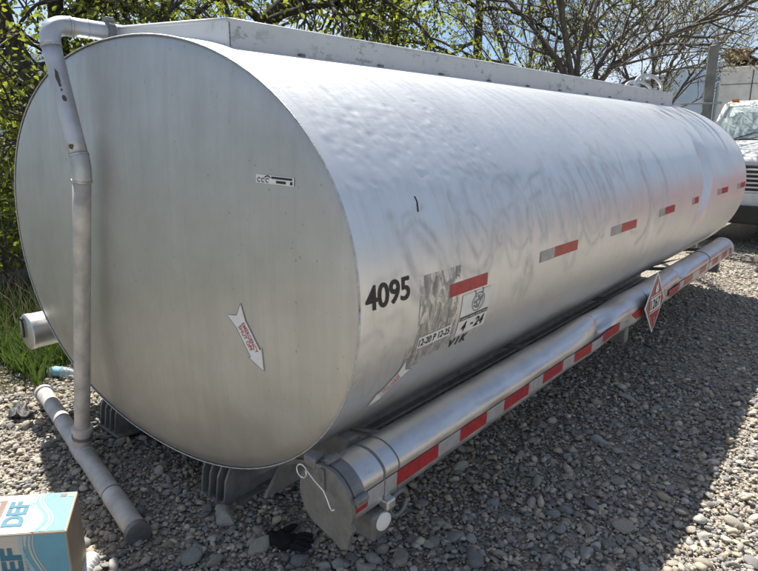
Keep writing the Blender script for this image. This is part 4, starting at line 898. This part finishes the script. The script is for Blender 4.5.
bmp = tbox('bumper', (-1.0, -.18, .34), (1.0, -.05, .58), TB, bev=.03); tbox('tow_hook', (-.58, -.24, .36), (-.50, -.17, .44), STEEL, bmp, .01); tbox('tow_hook', (.50, -.24, .36), (.58, -.17, .44), STEEL, bmp, .01)
tbox('valance', (-.95, -.05, .50), (.95, .02, .74), TWD)
# cab: lower body, pillars, roof, glass
cabl = xprism('cab_body', [(1.29, .50), (1.29, 1.40), (1.36, 1.46), (2.75, 1.46), (2.80, 1.40), (2.80, .50)], -hw, hw, TW, bev=.03)
rf = prism('roof', [(1.74, 1.93), (1.86, 2.00), (2.2, 2.035), (2.6, 2.02), (2.72, 1.96), (2.73, 1.92)], lambda y, z: tp(-hw+.11, y, z), lambda y, z: tp(hw-.11, y, z), TW, trk, .03)
for sg in (-1, 1):
    tube('a_pillar', [tp(sg*(hw-.05), 1.27, 1.42), tp(sg*(hw-.13), 1.78, 1.95)], .038, TW, trk, 10); tube('b_pillar', [tp(sg*(hw-.04), 2.70, 1.44), tp(sg*(hw-.13), 2.66, 1.96)], .06, TW, trk, 8)
    mesh('side_window', [tp(sg*(hw-.045), 1.34, 1.45), tp(sg*(hw-.045), 2.66, 1.45), tp(sg*(hw-.125), 2.62, 1.93), tp(sg*(hw-.125), 1.80, 1.93)], [(0, 1, 2, 3)], GLS, trk)
    tbox('door_line', (sg*(hw+.001)-.002, 1.45, .60), (sg*(hw+.001)+.002, 1.46, 1.42), TB, bev=0); mr = tbox('mirror', (sg*(hw+.20)-.09, 1.38, 1.44), (sg*(hw+.20)+.09, 1.45, 1.72), TB); tube('mirror_arm', [tp(sg*(hw-.03), 1.42, 1.42), tp(sg*(hw+.20), 1.42, 1.48)], .012, TB, mr, 8)
V = []; F = []
for j in range(7):
    for i in range(13):
        a = -1+2*i/12; b = j/6; xw = a*((hw-.07)*(1-b)+(hw-.16)*b); V.append(tp(xw, 1.27+.50*b+.06*a*a*(1)-.05, 1.43+.50*b))
F = [(j*13+i, j*13+i+1, (j+1)*13+i+1, (j+1)*13+i) for j in range(6) for i in range(12)]
mesh('windscreen', V, F, GLS, trk, True)
tbox('dashboard', (-hw+.1, 1.36, 1.30), (hw-.1, 1.75, 1.475), CABIN); tbox('seat', (-.75, 2.15, 1.0), (.75, 2.45, 1.62), CABIN)
tbox('cowl', (-hw+.08, 1.16, 1.405), (hw-.08, 1.31, 1.435), TB, bev=.008)
for sx2, ex in ((-.55, -.05), (.1, .62)):
    tube('wiper', [tp(sx2, 1.21, 1.445), tp(sx2+.15, 1.25, 1.50), tp(ex, 1.33, 1.58)], .009, TB, trk, 6)
for x in (-.74, -.2, 0, .2, .74): tbox('marker_lamp', (x-.05, 1.86, 2.005), (x+.05, 1.94, 2.05), AMB, bev=.012)
bl_ = tbox('beacon', (-.18, 2.15, 2.03), (.02, 2.35, 2.25), TB, bev=.03)
for sg in (-1, 1):
    for y in (.80, 4.9):
        wh = lathe('wheel', tp(sg*(hw-.22), y, .39), (sg, 0, 0), [(0, .30), (.0, .385), (.02, .39), (.20, .39), (.22, .375), (.22, .24), (.17, .22), (.17, .05)], DARK, trk, 32); lathe('rim', tp(sg*(hw-.055), y, .39), (sg, 0, 0), [(0, .23), (.02, .225), (.03, .10), (.06, .08), (.065, .01)], CHR, wh, 24)
tbox('chassis', (-.45, .1, .45), (.45, 6.6, .62), TB)
# box body behind the cab
bx_ = tbox('box_body', (-1.50, 4.3, .75), (1.10, 6.9, 2.72), TWD, bev=.02)
for x in (-.95, -.2, .5): tbox('panel_joint', (x-.006, 4.288, .80), (x+.006, 4.30, 2.69), TB, bx_, 0)
tbox('panel_joint', (-1.48, 4.290, 2.44), (1.08, 4.30, 2.447), TB, bx_, 0); tbox('box_flange', (-1.52, 4.27, 2.70), (1.12, 4.36, 2.76), TWD, bx_, .01)
tbox('toolbox', (-1.0, 3.1, .62), (1.0, 4.2, 1.35), TWD)
# machinery on top of the box
tp2 = lambda x, y, z: tp(x-.44, y, z-.10)
def tbox2(name, lo, hi, mat, par=trk, bev=.02): return box(name, tp2(*lo), tp2(*hi), mat, par, bev)
mc = tbox2('winch_housing', (-1.12, 4.7, 3.02), (-.70, 5.1, 3.24), TOR, bev=.03); tbox2('winch_base', (-1.06, 4.5, 2.862), (-.45, 5.3, 2.90), TRUST, trk, .01); tbox2('winch_mount', (-1.02, 4.8, 2.83), (-.80, 5.0, 3.03), TB, trk, .01)
tube('hydraulic_hose', [tp2(-.70, 4.7, 3.04)+Vector((.22*math.sin(q_), 0, .18*math.sin(q_*2)*math.cos(q_*.5)+.03)) for q_ in np.linspace(0, 3.1, 16)], .028, TB, trk, 8)
tube('crane_boom', [tp2(-.80, 4.95, 2.92), tp2(-.2, 5.0, 3.02), tp2(.9, 5.2, 3.04)], .10, TRUST, trk, 10); tube('crane_arm', [tp2(-.6, 4.8, 2.85), tp2(-.35, 4.8, 3.14), tp2(.3, 4.8, 3.18)], .05, TB, trk, 8)

# ------------------------------------------------------------------ red box added out of view to give the tank its pink reflection
RC = NB('added_red_box_paint'); v = RC.coord(); RC.set(col=RC.mix(RC.noise(v, 3, 5), (.42, .09, .11), (.54, .15, .17)), rough=.5); RC = RC.m
ct = empty('added_red_box', (4.6, 12.0, 0), 'unseen red corrugated box added for the pink reflection in the tank', 'container'); M = Matrix.Translation((4.6, 12.0, 0)) @ Matrix.Rotation(rad(35), 4, 'Z')
box('added_box_body', (-1.2, -2.2, .12), (1.2, 2.2, 1.62), RC, ct, .01, M)
for k in range(19): box('corrugation', (-1.235, -2.08+.225*k, .25), (-1.201, -1.97+.225*k, 1.55), RC, ct, .008, M)
for y in (-2.18, 2.18):
    for x in (-1.18, 1.18): box('corner_post', (x-.07, y-.07, 0), (x+.07, y+.07, 1.68), RC, ct, .01, M)

# ------------------------------------------------------------------ far mountains
nb = NB('mountain_rock'); v = nb.coord('Object'); n1 = nb.noise(v, .004, 8, .65); gx2 = nb.n('SeparateXYZ'); nb.l(v, gx2.inputs[0])
snow = nb.ramp(nb.math('ADD', nb.math('MULTIPLY', gx2.outputs[2], .0005), nb.math('MULTIPLY', n1, .25)), [(.72, 0), (.78, 1)])
nb.set(col=nb.mix(snow, nb.mix(n1, (.014, .022, .022), (.035, .042, .042)), (.75, .76, .78)), rough=.95); MT = nb.m
r = np.random.default_rng(77); na, nr = 220, 26; V = []
ang = np.linspace(-1.6, 1.6, na); ph = r.uniform(0, 6.28, 12)
ridge = 1150+sum(r.uniform(.5, 1)*260/(k+1)*np.sin(ang*(k+1)*3.1+ph[k]) for k in range(12))
for j in range(nr):
    f = j/(nr-1); R_ = 6500+4200*f; hh_ = np.clip(ridge, 200, None)*(f**.8)*(1-.0*f)*(1+.10*np.sin(ang*90+f*9)*(1-f)+.12*np.sin(ang*37+f*5)*(1-f))
    V.append(np.stack([-np.sin(ang+.15)*R_, np.cos(ang+.15)*R_, hh_-20*(1-f)], 1))
V = np.concatenate(V); ii, jj = np.meshgrid(np.arange(na-1), np.arange(nr-1)); k0 = (jj*na+ii).ravel()
mo = np_mesh('mountains', V, np.stack([k0, k0+1, k0+na+1, k0+na], 1), MT); tag(mo, 'distant blue mountains with snow behind the trees', 'mountains', kind='structure')

# ------------------------------------------------------------------ the air between here and the mountains
hz = bmesh.new(); box_bm(hz, (-14000, -14000, -60), (14000, 14500, 2200)); hz = bm_obj('haze', hz, None); tag(hz, 'thin blue haze in the air', 'haze', kind='stuff')
hm = bpy.data.materials.new('haze_air'); hm.use_nodes = True; hm.node_tree.nodes.clear(); ho = hm.node_tree.nodes.new('ShaderNodeOutputMaterial'); hv = hm.node_tree.nodes.new('ShaderNodeVolumePrincipled')
hv.inputs['Color'].default_value = (.34, .60, 1, 1); hv.inputs['Density'].default_value = 2.1e-5; hv.inputs['Anisotropy'].default_value = .2; hm.node_tree.links.new(hv.outputs[0], ho.inputs['Volume']); hz.data.materials.append(hm)
